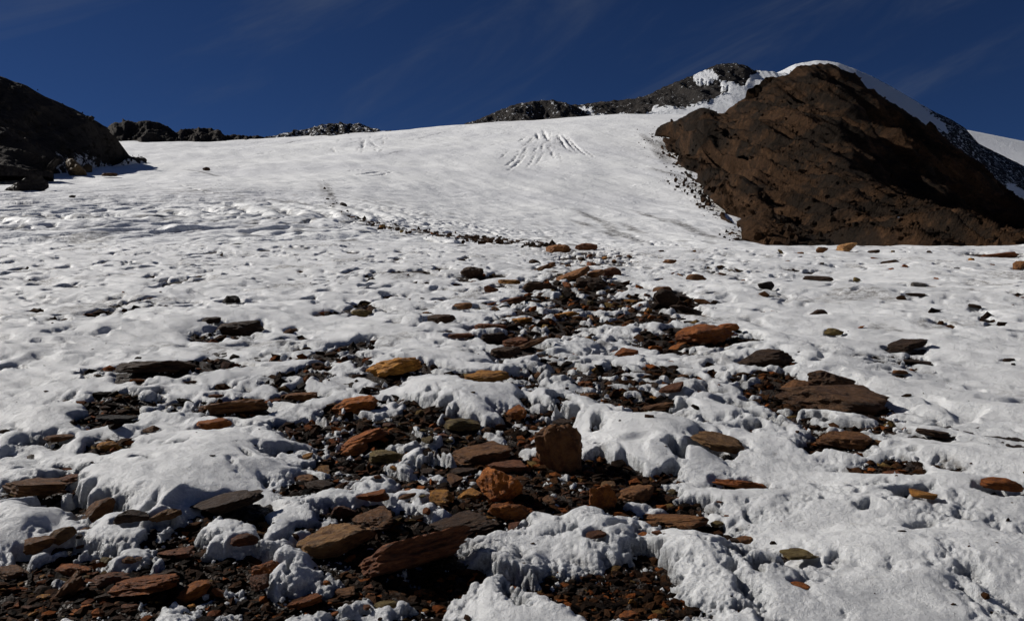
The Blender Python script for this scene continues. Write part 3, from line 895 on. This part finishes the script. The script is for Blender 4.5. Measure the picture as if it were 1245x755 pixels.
# crumbly lumps pushed out along the surface normal
P = np.stack([X0, Y0, Z], -1)
du = np.gradient(P, axis=1); dv = np.gradient(P, axis=0)
N = np.cross(du, dv); N /= np.linalg.norm(N, axis=-1, keepdims=True) + 1e-9
N *= np.sign(N[..., 2:3] + 1e-9)
on = sstep(-.03, .02, t)
edge = on * np.clip(1.05 - 1.6 * S, .06, 1.0)
near = R < 14
lum = np.zeros_like(R)
xa, ya, za = X0[near], Y0[near], Z[near]
spn = SP[near]
l1 = .6 - 2 * np.abs(per3(xa / .085, ya / .085, za / .085, 61)); l2 = .5 - 1.8 * np.abs(per3(xa / .038, ya / .038, za / .038, 62)); l3 = per3(xa / .017, ya / .017, za / .017, 63)
lum[near] = .012 * l1 * octw(.085, spn) + .015 * l2 * octw(.038, spn) + .011 * l3 * octw(.017, spn)
P = P + N * (lum * edge)[..., None]
steep = 1 - N[..., 2]
icy = np.clip(np.clip(.55 - S, 0, .6) * 1.1 + sstep(.15, .6, steep) * .5, 0, 1) * sstep(16, 8, R)
dirt_shade = np.clip(sstep(.25, -.02, S) * .9 + .5 * sstep(.2, .7, melt) * sstep(.8, .2, S), 0, 1)
dn = fbm2(X0, Y0 * .6, 1.6, 3, .6, SP, 71)
dirt_shade = np.maximum(dirt_shade, sstep(.35, .75, dn) * sstep(5, 12, R) * .75)
keep = np.maximum.reduce([t[:-1, :-1], t[1:, :-1], t[:-1, 1:], t[1:, 1:]]) > -.03
q = grid_quads(len(rs), len(ac), keep)
co, q, at = compact(P.reshape(-1, 3), q, {'icy': icy, 'dirt_shade': dirt_shade})
so = mesh_obj('snow_cover', co, q, MAT_SNOW, True, at)
tagged(so, 'crusted old snow with melt holes over the moraine in front', 'snow', kind='structure')

# bare ground under it
rg = rs[::2]; ag = ac[::2]
Rg, Ag = np.meshgrid(rg, ag, indexing='ij')
Xg, Yg = Rg * np.sin(Ag), Rg * np.cos(Ag)
spg = np.maximum(Rg * .0036, .009)
Zg = base(Xg, Yg) + .020 * fbm2(Xg, Yg, .16, 4, .6, spg, 81, 1) * sstep(20, 10, Rg) - .006
go = mesh_obj('ground', np.stack([Xg, Yg, Zg], -1).reshape(-1, 3), grid_quads(len(rg), len(ag)), MAT_DIRT)
tagged(go, 'wet black gravelly ground showing through the melted snow', 'ground', kind='structure')
print('snow', len(q), 'ground', round(time.time() - T_START, 1))

# ------------------------------------------------------------------ loose gravel, nobody could count it
n_p = 60000
XX, YY = g.uniform(-40, 1285, n_p), 303.5 + (775 - 303.5) * g.random(n_p) ** .8
gx, gy = spot(XX, YY)
tg, Sg, mg = snow_height(gx, gy, np.maximum(gy * .004, .004))
ok = (Sg < -.02)
ok |= (g.random(n_p) < .004)
gx, gy, tg, Sg = gx[ok], gy[ok], tg[ok], Sg[ok]
n_p = min(len(gx), 21000)
gx, gy, tg, Sg = gx[:n_p], gy[:n_p], tg[:n_p], Sg[:n_p]
pv, pf = ICO[1]
size = (.006 + .040 * g.random(n_p) ** 4) * np.clip(gy / 4.5, .8, 3.2)
rot = g.uniform(0, 6.28, n_p)
jit = 1 + .35 * g.normal(size=(n_p, 12, 1)).clip(-1.3, 1.3)
v = pv[None] * jit * np.stack([np.ones(n_p), g.uniform(.5, .9, n_p), g.uniform(.25, .6, n_p)], -1)[:, None, :]
tl = g.normal(size=n_p) * .3
v = np.stack([v[..., 0] * np.cos(tl)[:, None] - v[..., 2] * np.sin(tl)[:, None], v[..., 1], v[..., 0] * np.sin(tl)[:, None] + v[..., 2] * np.cos(tl)[:, None]], -1)
c_, s_ = np.cos(rot)[:, None], np.sin(rot)[:, None]
v = np.stack([v[..., 0] * c_ - v[..., 1] * s_, v[..., 0] * s_ + v[..., 1] * c_, v[..., 2]], -1) * size[:, None, None]
v[..., 0] += gx[:, None]; v[..., 1] += gy[:, None]
v[..., 2] += (base(gx, gy) + np.maximum(tg, 0) + size * .15)[:, None]
fq = (pf[None] + np.arange(n_p)[:, None, None] * 12).reshape(-1, 3)
gv = mesh_obj('gravel', v.reshape(-1, 3), fq, MAT_GRAVEL, False, {'tone': np.repeat(g.random(n_p), 12)})
tagged(gv, 'loose wet brown gravel strewn over the bare patches', 'gravel', kind='stuff')

# ------------------------------------------------------------------ crumbs of coarse snow lying along the melt edges
n_p = 150000
XX, YY = g.uniform(-60, 1305, n_p), 400 + (790 - 400) * g.random(n_p) ** .85
gy = 1.6 / ((YY - CY) / F + .12); gx = (XX - CX) / F * gy
tg, Sg, mg = snow_height(gx, gy, np.maximum(gy * .004, .004))
pr = np.where(Sg > 0, np.exp(-(Sg / .12) ** 2) * .16, np.exp(-(Sg / .30) ** 2) * .22 * sstep(.35, .6, .5 + fbm2(gx, gy, .25, 2, .6, None, 17)))
ok = g.random(n_p) < pr
gx, gy, tg, Sg = gx[ok], gy[ok], tg[ok], Sg[ok]
n_p = min(len(gx), 24000)
print('crumbs', len(gx))
gx, gy, tg, Sg = gx[:n_p], gy[:n_p], tg[:n_p], Sg[:n_p]
size = (.004 + .013 * g.random(n_p) ** 3) * np.clip(gy / 4.5, .8, 2.2)
jit = 1 + .32 * g.normal(size=(n_p, 12, 1)).clip(-1.4, 1.4)
v = pv[None] * jit * np.stack([g.uniform(.8, 1.2, n_p), g.uniform(.7, 1.1, n_p), g.uniform(.7, 1.5, n_p)], -1)[:, None, :] * size[:, None, None]
v[..., 0] += gx[:, None]; v[..., 1] += gy[:, None]
v[..., 2] += (base(gx, gy) + np.maximum(tg, 0) + size * .35)[:, None]
fq = (pf[None] + np.arange(n_p)[:, None, None] * 12).reshape(-1, 3)
cb = mesh_obj('snow_crumbs', v.reshape(-1, 3), fq, MAT_SNOW, False, {'icy': np.repeat(g.uniform(.2, 1, n_p), 12), 'dirt_shade': np.zeros(n_p * 12)})
tagged(cb, 'coarse icy snow crumbs along the edges of the melted patches', 'snow', kind='stuff')

# ------------------------------------------------------------------ the glacier beyond
ra = [42.]
while ra[-1] < 800:
    r = ra[-1]; ra.append(r * (1.0065 if r > 110 else 1.005))
ra.append(1000.)
ra = np.array(ra)
af = np.concatenate([np.linspace(-math.pi, -1.0, 26)[:-1], np.linspace(-1.0, -half, 30)[:-1], np.linspace(-half, half, 800), np.linspace(half, 1.0, 30)[1:], np.linspace(1.0, math.pi, 26)[1:]])
R, A = np.meshgrid(ra, af, indexing='ij')
X0, Y0 = R * np.sin(A), R * np.cos(A)
sp = R * .0065
Z = base(X0, Y0)
Z -= .10 * sstep(42, 46, R) * 0
# suncups and flow bands on the lower glacier
lo = sstep(330, 160, R)
Z = Z + lo * (.20 * fbm2(X0, Y0 * .6, 4.2, 3, .6, sp, 101) + .11 * fbm2(X0, Y0 * .5, 1.5, 3, .65, np.minimum(sp, R * .003), 121) * sstep(200, 100, R) * np.clip(R / 90, .5, 1.2))
cxx, cyy = spot([100], [264])
dd = np.hypot((X0 - cxx[0]) * 1.0, (Y0 - cyy[0]) * .42) + 2.2 * per2(X0 / 17, Y0 / 26, 102)
Xp = CX + F * X0 / np.maximum(Y0, 1)
lam = 3.4
band = np.sin(dd / lam * 2 * np.pi + 1.5 * per2(X0 / 9, Y0 / 12, 103))
Z = Z + .20 * band * sstep(44, 55, R) * sstep(210, 140, R) * sstep(560, 420, Xp) * sstep(-.5, .3, per2(X0 / 25, Y0 / 30, 104) + .2)
tang = np.arctan2((Y0 - cyy[0]) * .42, X0 - cxx[0]) * 26
flow = per2(dd / 1.0, tang / 3.4 + .4 * per2(X0 / 4, Y0 / 5, 131), 130)
pit = sstep(.06, .42, np.where(Xp < 430, flow, 0) * sstep(470, 380, Xp) + sstep(380, 470, Xp) * per2(X0 / .9 + .5 * per2(X0 / 3, Y0 / 4, 114), Y0 / 2.6, 113)) * sstep(-.25, .35, per2(X0 / 9, Y0 / 22, 115) + .12 + .25 * sstep(520, 200, Xp) - .25 * sstep(480, 700, Xp) * sstep(60, 90, R) - .55 * np.clip(band, -1, 1) * sstep(44, 55, R) * sstep(560, 420, Xp)) * sstep(170, 90, R)
Z = Z - .34 * pit * np.clip(R / 70, .5, 1.4)
# long folds of the big snow bulge
hi = sstep(150, 240, R)
Z = Z + hi * (1.0 * fbm2(X0, Y0 * .5, 60, 3, .5, sp, 105) + .35 * fbm2(X0 + .3 * Y0, Y0 * .35, 9, 3, .6, sp, 106))
# broken snow towards the skyline
Z = Z + sstep(430, 600, R) * sstep(760, 600, Xp) * 1.0 * fbm2(X0 * .5, Y0, 7, 3, .6, sp, 107, 2)
dirt_shade = .72 * pit
dirt_shade = np.maximum(dirt_shade, .8 * sstep(.30, .75, fbm2(X0, Y0 * .4, 3.2, 3, .7, sp, 108)) * sstep(260, 90, R))
dirt_shade = np.maximum(dirt_shade, .8 * sstep(.2, .8, -band + .6 * per2(X0 / 2, Y0 / 3, 109)) * sstep(50, 75, R) * sstep(210, 140, R) * sstep(560, 420, Xp) * sstep(-.3, .5, per2(X0 / 16, Y0 / 20, 110)))
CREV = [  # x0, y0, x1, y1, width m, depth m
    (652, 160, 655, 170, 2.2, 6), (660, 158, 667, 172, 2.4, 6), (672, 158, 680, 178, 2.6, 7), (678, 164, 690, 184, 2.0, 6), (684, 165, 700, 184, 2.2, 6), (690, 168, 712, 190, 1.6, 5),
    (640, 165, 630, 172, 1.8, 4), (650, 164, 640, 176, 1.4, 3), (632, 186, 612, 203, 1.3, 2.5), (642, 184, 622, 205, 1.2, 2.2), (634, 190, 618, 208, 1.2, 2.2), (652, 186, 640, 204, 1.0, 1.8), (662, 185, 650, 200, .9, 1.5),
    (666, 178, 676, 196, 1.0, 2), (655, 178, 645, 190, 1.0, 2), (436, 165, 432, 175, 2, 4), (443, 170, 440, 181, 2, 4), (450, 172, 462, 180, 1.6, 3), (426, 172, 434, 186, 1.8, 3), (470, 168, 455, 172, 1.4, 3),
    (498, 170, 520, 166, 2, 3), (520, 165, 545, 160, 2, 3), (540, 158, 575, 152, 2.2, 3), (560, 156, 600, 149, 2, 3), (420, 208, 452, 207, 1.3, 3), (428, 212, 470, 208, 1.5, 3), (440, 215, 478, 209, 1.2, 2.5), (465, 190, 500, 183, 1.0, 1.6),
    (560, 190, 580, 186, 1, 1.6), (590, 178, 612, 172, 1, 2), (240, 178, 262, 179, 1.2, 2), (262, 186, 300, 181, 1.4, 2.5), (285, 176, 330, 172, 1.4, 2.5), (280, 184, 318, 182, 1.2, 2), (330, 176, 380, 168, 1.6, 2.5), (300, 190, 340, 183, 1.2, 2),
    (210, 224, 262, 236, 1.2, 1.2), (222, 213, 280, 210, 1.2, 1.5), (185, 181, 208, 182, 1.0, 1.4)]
STREAK = [(700, 256, 745, 275, 2.5), (730, 268, 790, 298, 2.5), (757, 272, 782, 284, 2.0), (700, 268, 720, 277, 2.5), (735, 280, 752, 290, 2.0), (770, 258, 815, 272, 2), (815, 268, 860, 286, 3), (845, 280, 880, 292, 3),
          (780, 163, 800, 180, 4), (795, 180, 815, 200, 5), (800, 170, 812, 185, 4), (790, 205, 830, 215, 3), (825, 218, 850, 228, 3), (396, 222, 410, 252, 1.2), (225, 206, 280, 212, 2)]
gc = np.random.default_rng(3)
STREAK += [(LINE[k][0], LINE[k][1], LINE[k + 1][0], LINE[k + 1][1], 1.0) for k in range(len(LINE) - 1)]
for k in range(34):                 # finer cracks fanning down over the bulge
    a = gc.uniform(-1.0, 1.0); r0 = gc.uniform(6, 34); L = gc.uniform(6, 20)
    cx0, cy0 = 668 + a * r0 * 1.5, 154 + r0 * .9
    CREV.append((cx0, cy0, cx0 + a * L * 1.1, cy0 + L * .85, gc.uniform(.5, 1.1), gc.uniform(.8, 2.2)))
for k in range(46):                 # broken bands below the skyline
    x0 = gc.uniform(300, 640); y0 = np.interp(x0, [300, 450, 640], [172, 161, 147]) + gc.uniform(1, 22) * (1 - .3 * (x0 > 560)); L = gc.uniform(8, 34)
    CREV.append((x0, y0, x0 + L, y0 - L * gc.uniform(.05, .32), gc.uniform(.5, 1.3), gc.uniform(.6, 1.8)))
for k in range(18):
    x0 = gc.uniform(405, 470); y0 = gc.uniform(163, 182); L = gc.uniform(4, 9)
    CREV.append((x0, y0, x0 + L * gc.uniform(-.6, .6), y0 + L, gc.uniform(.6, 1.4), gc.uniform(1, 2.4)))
segs = np.array([s[:4] for s in CREV] + [s[:4] for s in STREAK], float)
ax, ay = spot(segs[:, 0], segs[:, 1]); bx, by = spot(segs[:, 2], segs[:, 3])
wob = .7 * per2(X0 / 3, Y0 / 5, 111)
for i in range(len(segs)):
    mr = (R > min(ay[i], by[i]) * .9) & (R < max(ay[i], by[i]) * 1.25) & (Xp > min(segs[i, 0], segs[i, 2]) - 25) & (Xp < max(segs[i, 0], segs[i, 2]) + 25)
    if not mr.any() or abs(by[i] - ay[i]) > 95: continue
    x, y = X0[mr], Y0[mr]
    ux, uy = bx[i] - ax[i], by[i] - ay[i]
    L2 = ux * ux + uy * uy + 1e-6
    f = np.clip(((x - ax[i]) * ux + (y - ay[i]) * uy) / L2, 0, 1)
    d = np.hypot(x - ax[i] - f * ux, y - ay[i] - f * uy) + wob[mr]
    taper = .35 + .65 * np.sin(np.pi * np.clip(f, .03, .97))
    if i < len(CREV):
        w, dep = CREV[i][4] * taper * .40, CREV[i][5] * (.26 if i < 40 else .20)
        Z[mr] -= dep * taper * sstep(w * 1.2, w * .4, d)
        dirt_shade[mr] = np.maximum(dirt_shade[mr], .6 * sstep(w * 1.1, w * .3, d) * taper)  # shade of the crevasse walls put into the colour, with their dark ice
    else:
        w = STREAK[i - len(CREV)][4] * .55
        dirt_shade[mr] = np.maximum(dirt_shade[mr], sstep(w * 1.6, w * .3, d) * taper * (.95 if i < len(segs) - len(LINE) + 1 else .55))
q = grid_quads(len(ra), len(af))
gl = mesh_obj('glacier', np.stack([X0, Y0, Z], -1).reshape(-1, 3), q, MAT_FIRN, True, {'dirt_shade': dirt_shade})
tagged(gl, 'white glacier with crevasses climbing to the skyline', 'glacier', kind='structure')
print('glacier', len(q), round(time.time() - T_START, 1))


# ------------------------------------------------------------------ mountains
FACE = {}


def inpoly(X, Y, poly):
    r = np.zeros(X.shape, bool)
    p = poly + [poly[0]]
    for (x0, y0), (x1, y1) in zip(p[:-1], p[1:]):
        c = ((y0 > Y) != (y1 > Y)) & (X < (x1 - x0) * (Y - y0) / (y1 - y0 + 1e-9) + x0)
        r ^= c
    return r


def mountain(name, label, mat, top, foot, nu, nv, relief, lam, seed, snow=0.0, snow_polys=(), bare_polys=(), back=90, bulge=0.0, skyline=1.0, snowline=None, ribs=0.0):
    """top / foot: (x, y, distance) along the crest and along the base; the slope between them is a real surface with a far side"""
    xs = np.linspace(top[0][0], top[-1][0], nu)
    foot = [(p[0], p[1], float(spot(p[0], p[1])[1][0]) + 4, p[3]) if p[2] is None else p for p in foot]
    tY = np.interp(xs, [p[0] for p in top], [p[1] for p in top]); tD = np.interp(xs, [p[0] for p in top], [p[2] for p in top])
    fu = [p[3] for p in foot] if len(foot[0]) > 3 else [(p[0] - top[0][0]) / (top[-1][0] - top[0][0]) for p in foot]
    uu = np.linspace(0, 1, nu)
    bX, bY, bD = (np.interp(uu, fu, [p[c] for p in foot]) for c in range(3))
    k = np.hanning(9)[1:-1]; k /= k.sum()
    tD = np.convolve(np.pad(tD, 3, mode='edge'), k, 'valid'); bD = np.convolve(np.pad(bD, 3, mode='edge'), k, 'valid')
    nb = max(nv // 5, 6)
    v = np.concatenate([np.linspace(0, 1, nv), 1 + np.linspace(0, 1, nb + 1)[1:]])
    V = v[:, None]
    vf = np.minimum(V, 1)
    D = bD + (tD - bD) * vf - bulge * np.sin(np.pi * vf) * 1.0
    Yp = bY + (tY - bY) * vf
    D = D + np.maximum(V - 1, 0) * back
    z = (CY - Yp) / F * D
    vb = np.maximum(V - 1, 0)
    zt = (CY - tY) / F * tD
    z = np.where(V > 1, zt[None] - (vb ** 1.3) * back * .75, z)
    z = z - relief * (1 - sstep(0, .05, vf))
    Xp = bX + (xs - bX) * vf
    x = (Xp - CX) / F * np.where(V > 1, tD[None] + vb * back, D)
    y = D
    P = np.stack([x, y + 0 * x, z], -1)
    du = np.gradient(P, axis=1); dv = np.gradient(P, axis=0)
    N = np.cross(du, dv); N /= np.linalg.norm(N, axis=-1, keepdims=True) + 1e-9
    N *= np.where(N[..., 1:2] > 0, -1, 1) * np.where(V[..., None] > 1, -1, 1)
    h = (2.1 if ribs > .7 else 1.5) * fbm3(x + .5 * z, y * .5, z * .4, lam, 3, .5, seed, 1) + .30 * fbm3(x, y, z * .7, lam * .26, 3, .55, seed + 9, 1) * .8 + .10 * fbm3(x, y, z, lam * .12, 2, .66, seed + 15, 1)
    amp = relief * (.25 + .75 * sstep(0, .15, 1 - vf)) * (.3 + .7 * sstep(0, .10, vf))
    h = h + ribs * (fbm2(x + .45 * z + .08 * y, z * .22, lam * .30, 3, .58, None, seed + 50, 1) - .15)
    h = h - .38 - .30 * (ribs > .7)
    sn = np.full(D.shape, snow, np.float32)
    if snowline: sn = sn + (snowline * sstep(.55, .05, vf) * sstep(30, 110, Xp)).astype(np.float32)
    rx, ry = Xp + 3 * per2(x / lam * 3, z / lam * 3, seed + 40), Yp + 0 * Xp + 3 * per2(x / lam * 3, z / lam * 3, seed + 41) + 3.5 * per2(x / 3.5, z / 2.5, seed + 42)
    for pl in snow_polys: sn = np.where(inpoly(rx, ry, pl), 1.2, sn)
    for pl in bare_polys: sn = np.where(inpoly(rx, ry, pl), snow, sn)
    amp = amp * np.where(sn > 1, .22, 1.0)
    P = P + N * (h * amp)[..., None]
    sk = fbm2(x, y * 0, lam * .35, 4, .6, None, seed + 30, 1)
    P[..., 2] += skyline * relief * .30 * sk * sstep(.75, 1, vf)
    FACE[name] = (P[:nv], N[:nv], sn[:nv])
    o = mesh_obj(name, P.reshape(-1, 3), grid_quads(len(v), nu), mat, True, {'snow': sn})
    return tagged(o, label, 'mountain', kind='structure')


M_BROWN = mountain_material('brown_scree', (.050, .025, .011, 1), (.016, .010, .006, 1), (.105, .055, .027, 1), 0.5)
M_DARK = mountain_material('dark_rock', (.035, .030, .027, 1), (.05, .042, .036, 1), (.08, .066, .054, 1), 0.5)
M_GREY = mountain_material('frosted_rock', (.026, .023, .022, 1), (.038, .033, .030, 1), (.06, .053, .047, 1), 0.30)

mountain('brown_mountain', 'steep brown rocky mountain on the right above the snow', M_BROWN,
         [(814, 165, 488), (818, 158, 490), (828, 149, 493), (838, 142, 496), (846, 137, 498), (855, 135, 500), (866, 138, 503), (873, 141, 505), (888, 135, 508), (903, 122, 512), (922, 107, 518), (940, 95, 522), (960, 87, 528), (985, 80, 534), (1005, 79, 538), (1020, 81, 540), (1041, 94, 544),
          (1056, 107, 548), (1079, 122, 553), (1101, 136, 558), (1127, 150, 563), (1153, 172, 568), (1183, 198, 573), (1209, 223, 577), (1245, 243, 580), (1330, 275, 590)],
         [(815, 172, None, 0), (819, 190, None, .015), (838, 212, None, .04), (860, 238, None, .08), (881, 262, None, .12), (898, 284, None, .16), (916, 304, 154, .20), (935, 320, 146, .25), (1000, 325, 140, .37), (1100, 325, 140, .56), (1330, 330, 150, 1)],
         420, 300, 3.7, 66, 200, .10, ribs=1.6, snow_polys=[[(1076, 277), (1092, 273), (1110, 281), (1112, 291), (1092, 292), (1080, 286)], [(1120, 286), (1132, 287), (1131, 296), (1120, 294)], [(870, 206), (876, 202), (878, 206), (872, 210)], [(853, 210), (862, 208), (861, 213)]], bulge=12)
mountain('dark_hill', 'dark shadowed rocky hill at the left with thin snow on its foot', M_DARK,
         [(-420, -60, 240), (-250, 0, 245), (-100, 52, 255), (0, 92, 262), (30, 104, 266), (60, 121, 272), (100, 140, 282), (130, 156, 292), (143, 168, 298), (152, 181, 304), (160, 192, 308), (176, 200, 312)],
         [(-420, 240, 130, 0), (-100, 222, 165, .55), (0, 208, 195, .72), (40, 206, 215, .80), (100, 205, 250, .90), (140, 204, 285, .97), (178, 205, 308, 1)], 260, 150, 3.0, 45, 230, .08, ribs=.5, skyline=.3, snowline=.55,
         snow_polys=[], back=120)
mountain('dark_outcrop', 'low dark rock outcrop at the foot of the left hill', M_DARK,
         [(-60, 176, 190), (0, 178, 188), (20, 184, 188), (40, 189, 188), (58, 195, 188), (66, 203, 188)], [(-60, 214, 165), (0, 206, 172), (40, 205, 178), (66, 206, 184)], 90, 40, 1.6, 18, 250, .1, back=30)
mountain('black_crag', 'row of black crags on the skyline at the left', M_DARK,
         [(120, 162, 640), (137, 152, 640), (150, 146, 640), (165, 149, 640), (178, 147, 640), (192, 150, 645), (203, 154, 650), (213, 162, 650), (224, 158, 650), (238, 157, 655), (256, 156, 660), (266, 160, 660), (275, 166, 665), (290, 165, 670), (315, 167, 680), (335, 168, 690)],
         [(120, 190, 560), (335, 184, 620)], 200, 40, 3.2, 15, 260, .22, back=60, skyline=.7)
mountain('frosted_ridge', 'snow-dusted grey ridge on the skyline left of centre', M_GREY,
         [(310, 171, 705), (335, 165, 705), (360, 161, 705), (382, 155, 705), (405, 151, 705), (430, 151, 705), (445, 154, 705), (462, 160, 705), (480, 163, 700)],
         [(310, 182, 640), (480, 176, 640)], 160, 40, 4.0, 22, 270, .42, back=60, skyline=.6)
mountain('rocky_crest', 'dark rocky crest dusted with snow behind the glacier top', M_GREY,
         [(565, 152, 760), (585, 144, 760), (605, 136, 760), (625, 128, 760), (645, 124, 760), (672, 122, 760), (690, 127, 760), (703, 133, 760), (712, 140, 760), (722, 146, 760)],
         [(565, 165, 690), (722, 158, 690)], 160, 40, 3.5, 26, 280, .33, back=60, skyline=.5)
mountain('snowy_peak', 'dark peak with snowfields behind the brown mountain', M_GREY,
         [(676, 133, 900), (695, 129, 900), (712, 127, 900), (740, 124, 900), (770, 121, 900), (792, 115, 905), (815, 103, 910), (840, 94, 915), (858, 85, 920), (872, 79, 925), (890, 77, 925), (905, 80, 925), (918, 86, 925), (938, 88, 925), (960, 90, 925), (1000, 96, 925)],
         [(676, 150, 760), (800, 148, 760), (1000, 150, 760)], 260, 90, 3.5, 40, 290, .30,
         snow_polys=[[(793, 140), (795, 128), (812, 131), (828, 132), (845, 128), (862, 124), (880, 116), (888, 106), (886, 98), (893, 101), (905, 103), (916, 92), (920, 87), (1005, 84), (1005, 152), (690, 152), (690, 142)],
                     [(842, 92), (860, 86), (868, 88), (875, 97), (862, 97), (846, 98)], [(875, 97), (888, 100), (884, 106), (876, 103)],
                     [(698, 138), (706, 130), (716, 133), (724, 140)]], back=120, skyline=.8)
mountain('snow_shoulder', 'smooth snow shoulder with a rocky rib behind the brown mountain', M_GREY,
         [(930, 96, 1000), (955, 84, 1000), (967, 78, 1000), (980, 76, 1000), (993, 74, 1000), (1008, 75, 1000), (1019, 77, 1000), (1041, 85, 1000), (1064, 95, 1000), (1082, 105, 1000), (1101, 116, 1000), (1127, 131, 1000), (1153, 144, 1000), (1172, 155, 1000), (1191, 175, 1000), (1221, 191, 1000), (1245, 202, 1000), (1330, 240, 1000)],
         [(930, 150, 640), (1000, 136, 640), (1101, 176, 645), (1172, 215, 650), (1245, 262, 660), (1330, 300, 670)], 260, 120, 2.2, 44, 300, .40,
         snow_polys=[[(925, 70), (1010, 70), (1060, 92), (1102, 112), (1120, 128), (1150, 152), (1152, 162), (1130, 158), (1100, 200), (925, 260)], [(1222, 222), (1250, 232), (1250, 245), (1225, 236)]], back=140, skyline=.35)
mountain('far_snowfield', 'smooth white snowfield on the far right skyline', M_GREY,
         [(1100, 150, 1400), (1150, 155, 1400), (1180, 159, 1400), (1210, 165, 1400), (1245, 172, 1400), (1330, 190, 1400)], [(1100, 230, 950), (1330, 240, 950)], 120, 60, 1.5, 60, 310, 1.3, back=140, skyline=.2)


def scree(name, label, face, mat, n, lo, hi, vbias, smin, smax):
    """broken rock lying on a slope"""
    P, N, sn = FACE[face]
    i = np.minimum((P.shape[0] * g.random(n * 2) ** vbias).astype(int), P.shape[0] - 1)
    j = g.integers(int(P.shape[1] * lo), int(P.shape[1] * hi), n * 2)
    k = sn[i, j] < .6
    i, j = i[k][:n], j[k][:n]; n = len(i)
    c = P[i, j] + g.normal(size=(n, 3)) * .5
    size = smin + (smax - smin) * g.random(n) ** 4
    w = pv[None] * (1 + .38 * g.normal(size=(n, 12, 1)).clip(-1.3, 1.3)) * g.uniform(.6, 1.25, (n, 1, 3)) * size[:, None, None] + c[:, None, :]
    fq = (pf[None] + np.arange(n)[:, None, None] * 12).reshape(-1, 3)
    o = mesh_obj(name, w.reshape(-1, 3), fq, mat, False, {'snow': np.full(n * 12, -.4)})
    return tagged(o, label, 'scree', kind='stuff')


scree('scree', 'loose brown scree lying on the steep brown mountain', 'brown_mountain', M_BROWN, 9000, .02, .98, 1.8, .15, 1.1)
n_p = 1500
ux = g.random(n_p)
ex = np.interp(ux, [0, .2, .5, .8, 1], [808, 815, 852, 890, 920]); ey = np.interp(ux, [0, .2, .5, .8, 1], [158, 190, 238, 285, 303])
spread = np.where(ux < .45, 16, 7)
ex = ex + 5 - np.abs(g.normal(size=n_p)) * spread; ey = ey + g.normal(size=n_p) * 6
n2 = 800
ex = np.concatenate([ex, 388 + 300 * g.random(n2) ** .8]); k = slice(n_p, None)
ey = np.concatenate([ey, np.interp(ex[k], lx, ly) + g.normal(size=n2) * np.where(ex[k] < 415, 7, 2.6)]); ex[k] += g.normal(size=n2) * np.where(ex[k] < 415, 6, 1)
gx, gy = spot(ex, np.minimum(ey, np.where(ex > 700, 293, 302))); n_p = len(gx)
size = (.12 + .65 * g.random(n_p) ** 6) * np.clip(gy / 250, .3, 1.1)
w = pv[None] * (1 + .35 * g.normal(size=(n_p, 12, 1)).clip(-1.3, 1.3)) * g.uniform(.6, 1.25, (n_p, 1, 3)) * size[:, None, None]
w = w + np.stack([gx, gy, base(gx, gy) + .05], -1)[:, None, :]
fq = (pf[None] + np.arange(n_p)[:, None, None] * 12).reshape(-1, 3)
tagged(mesh_obj('debris', w.reshape(-1, 3), fq, M_BROWN, False, {'snow': np.full(n_p * 12, -.6)}), 'fine dark debris strewn on the snow beside the brown mountain and along the far stone line', 'debris', kind='stuff')
scree('rubble', 'dark rubble on the shadowed hill at the left', 'dark_hill', M_DARK, 1500, .3, .99, 1.8, .2, 1.0)
print('done', round(time.time() - T_START, 1))
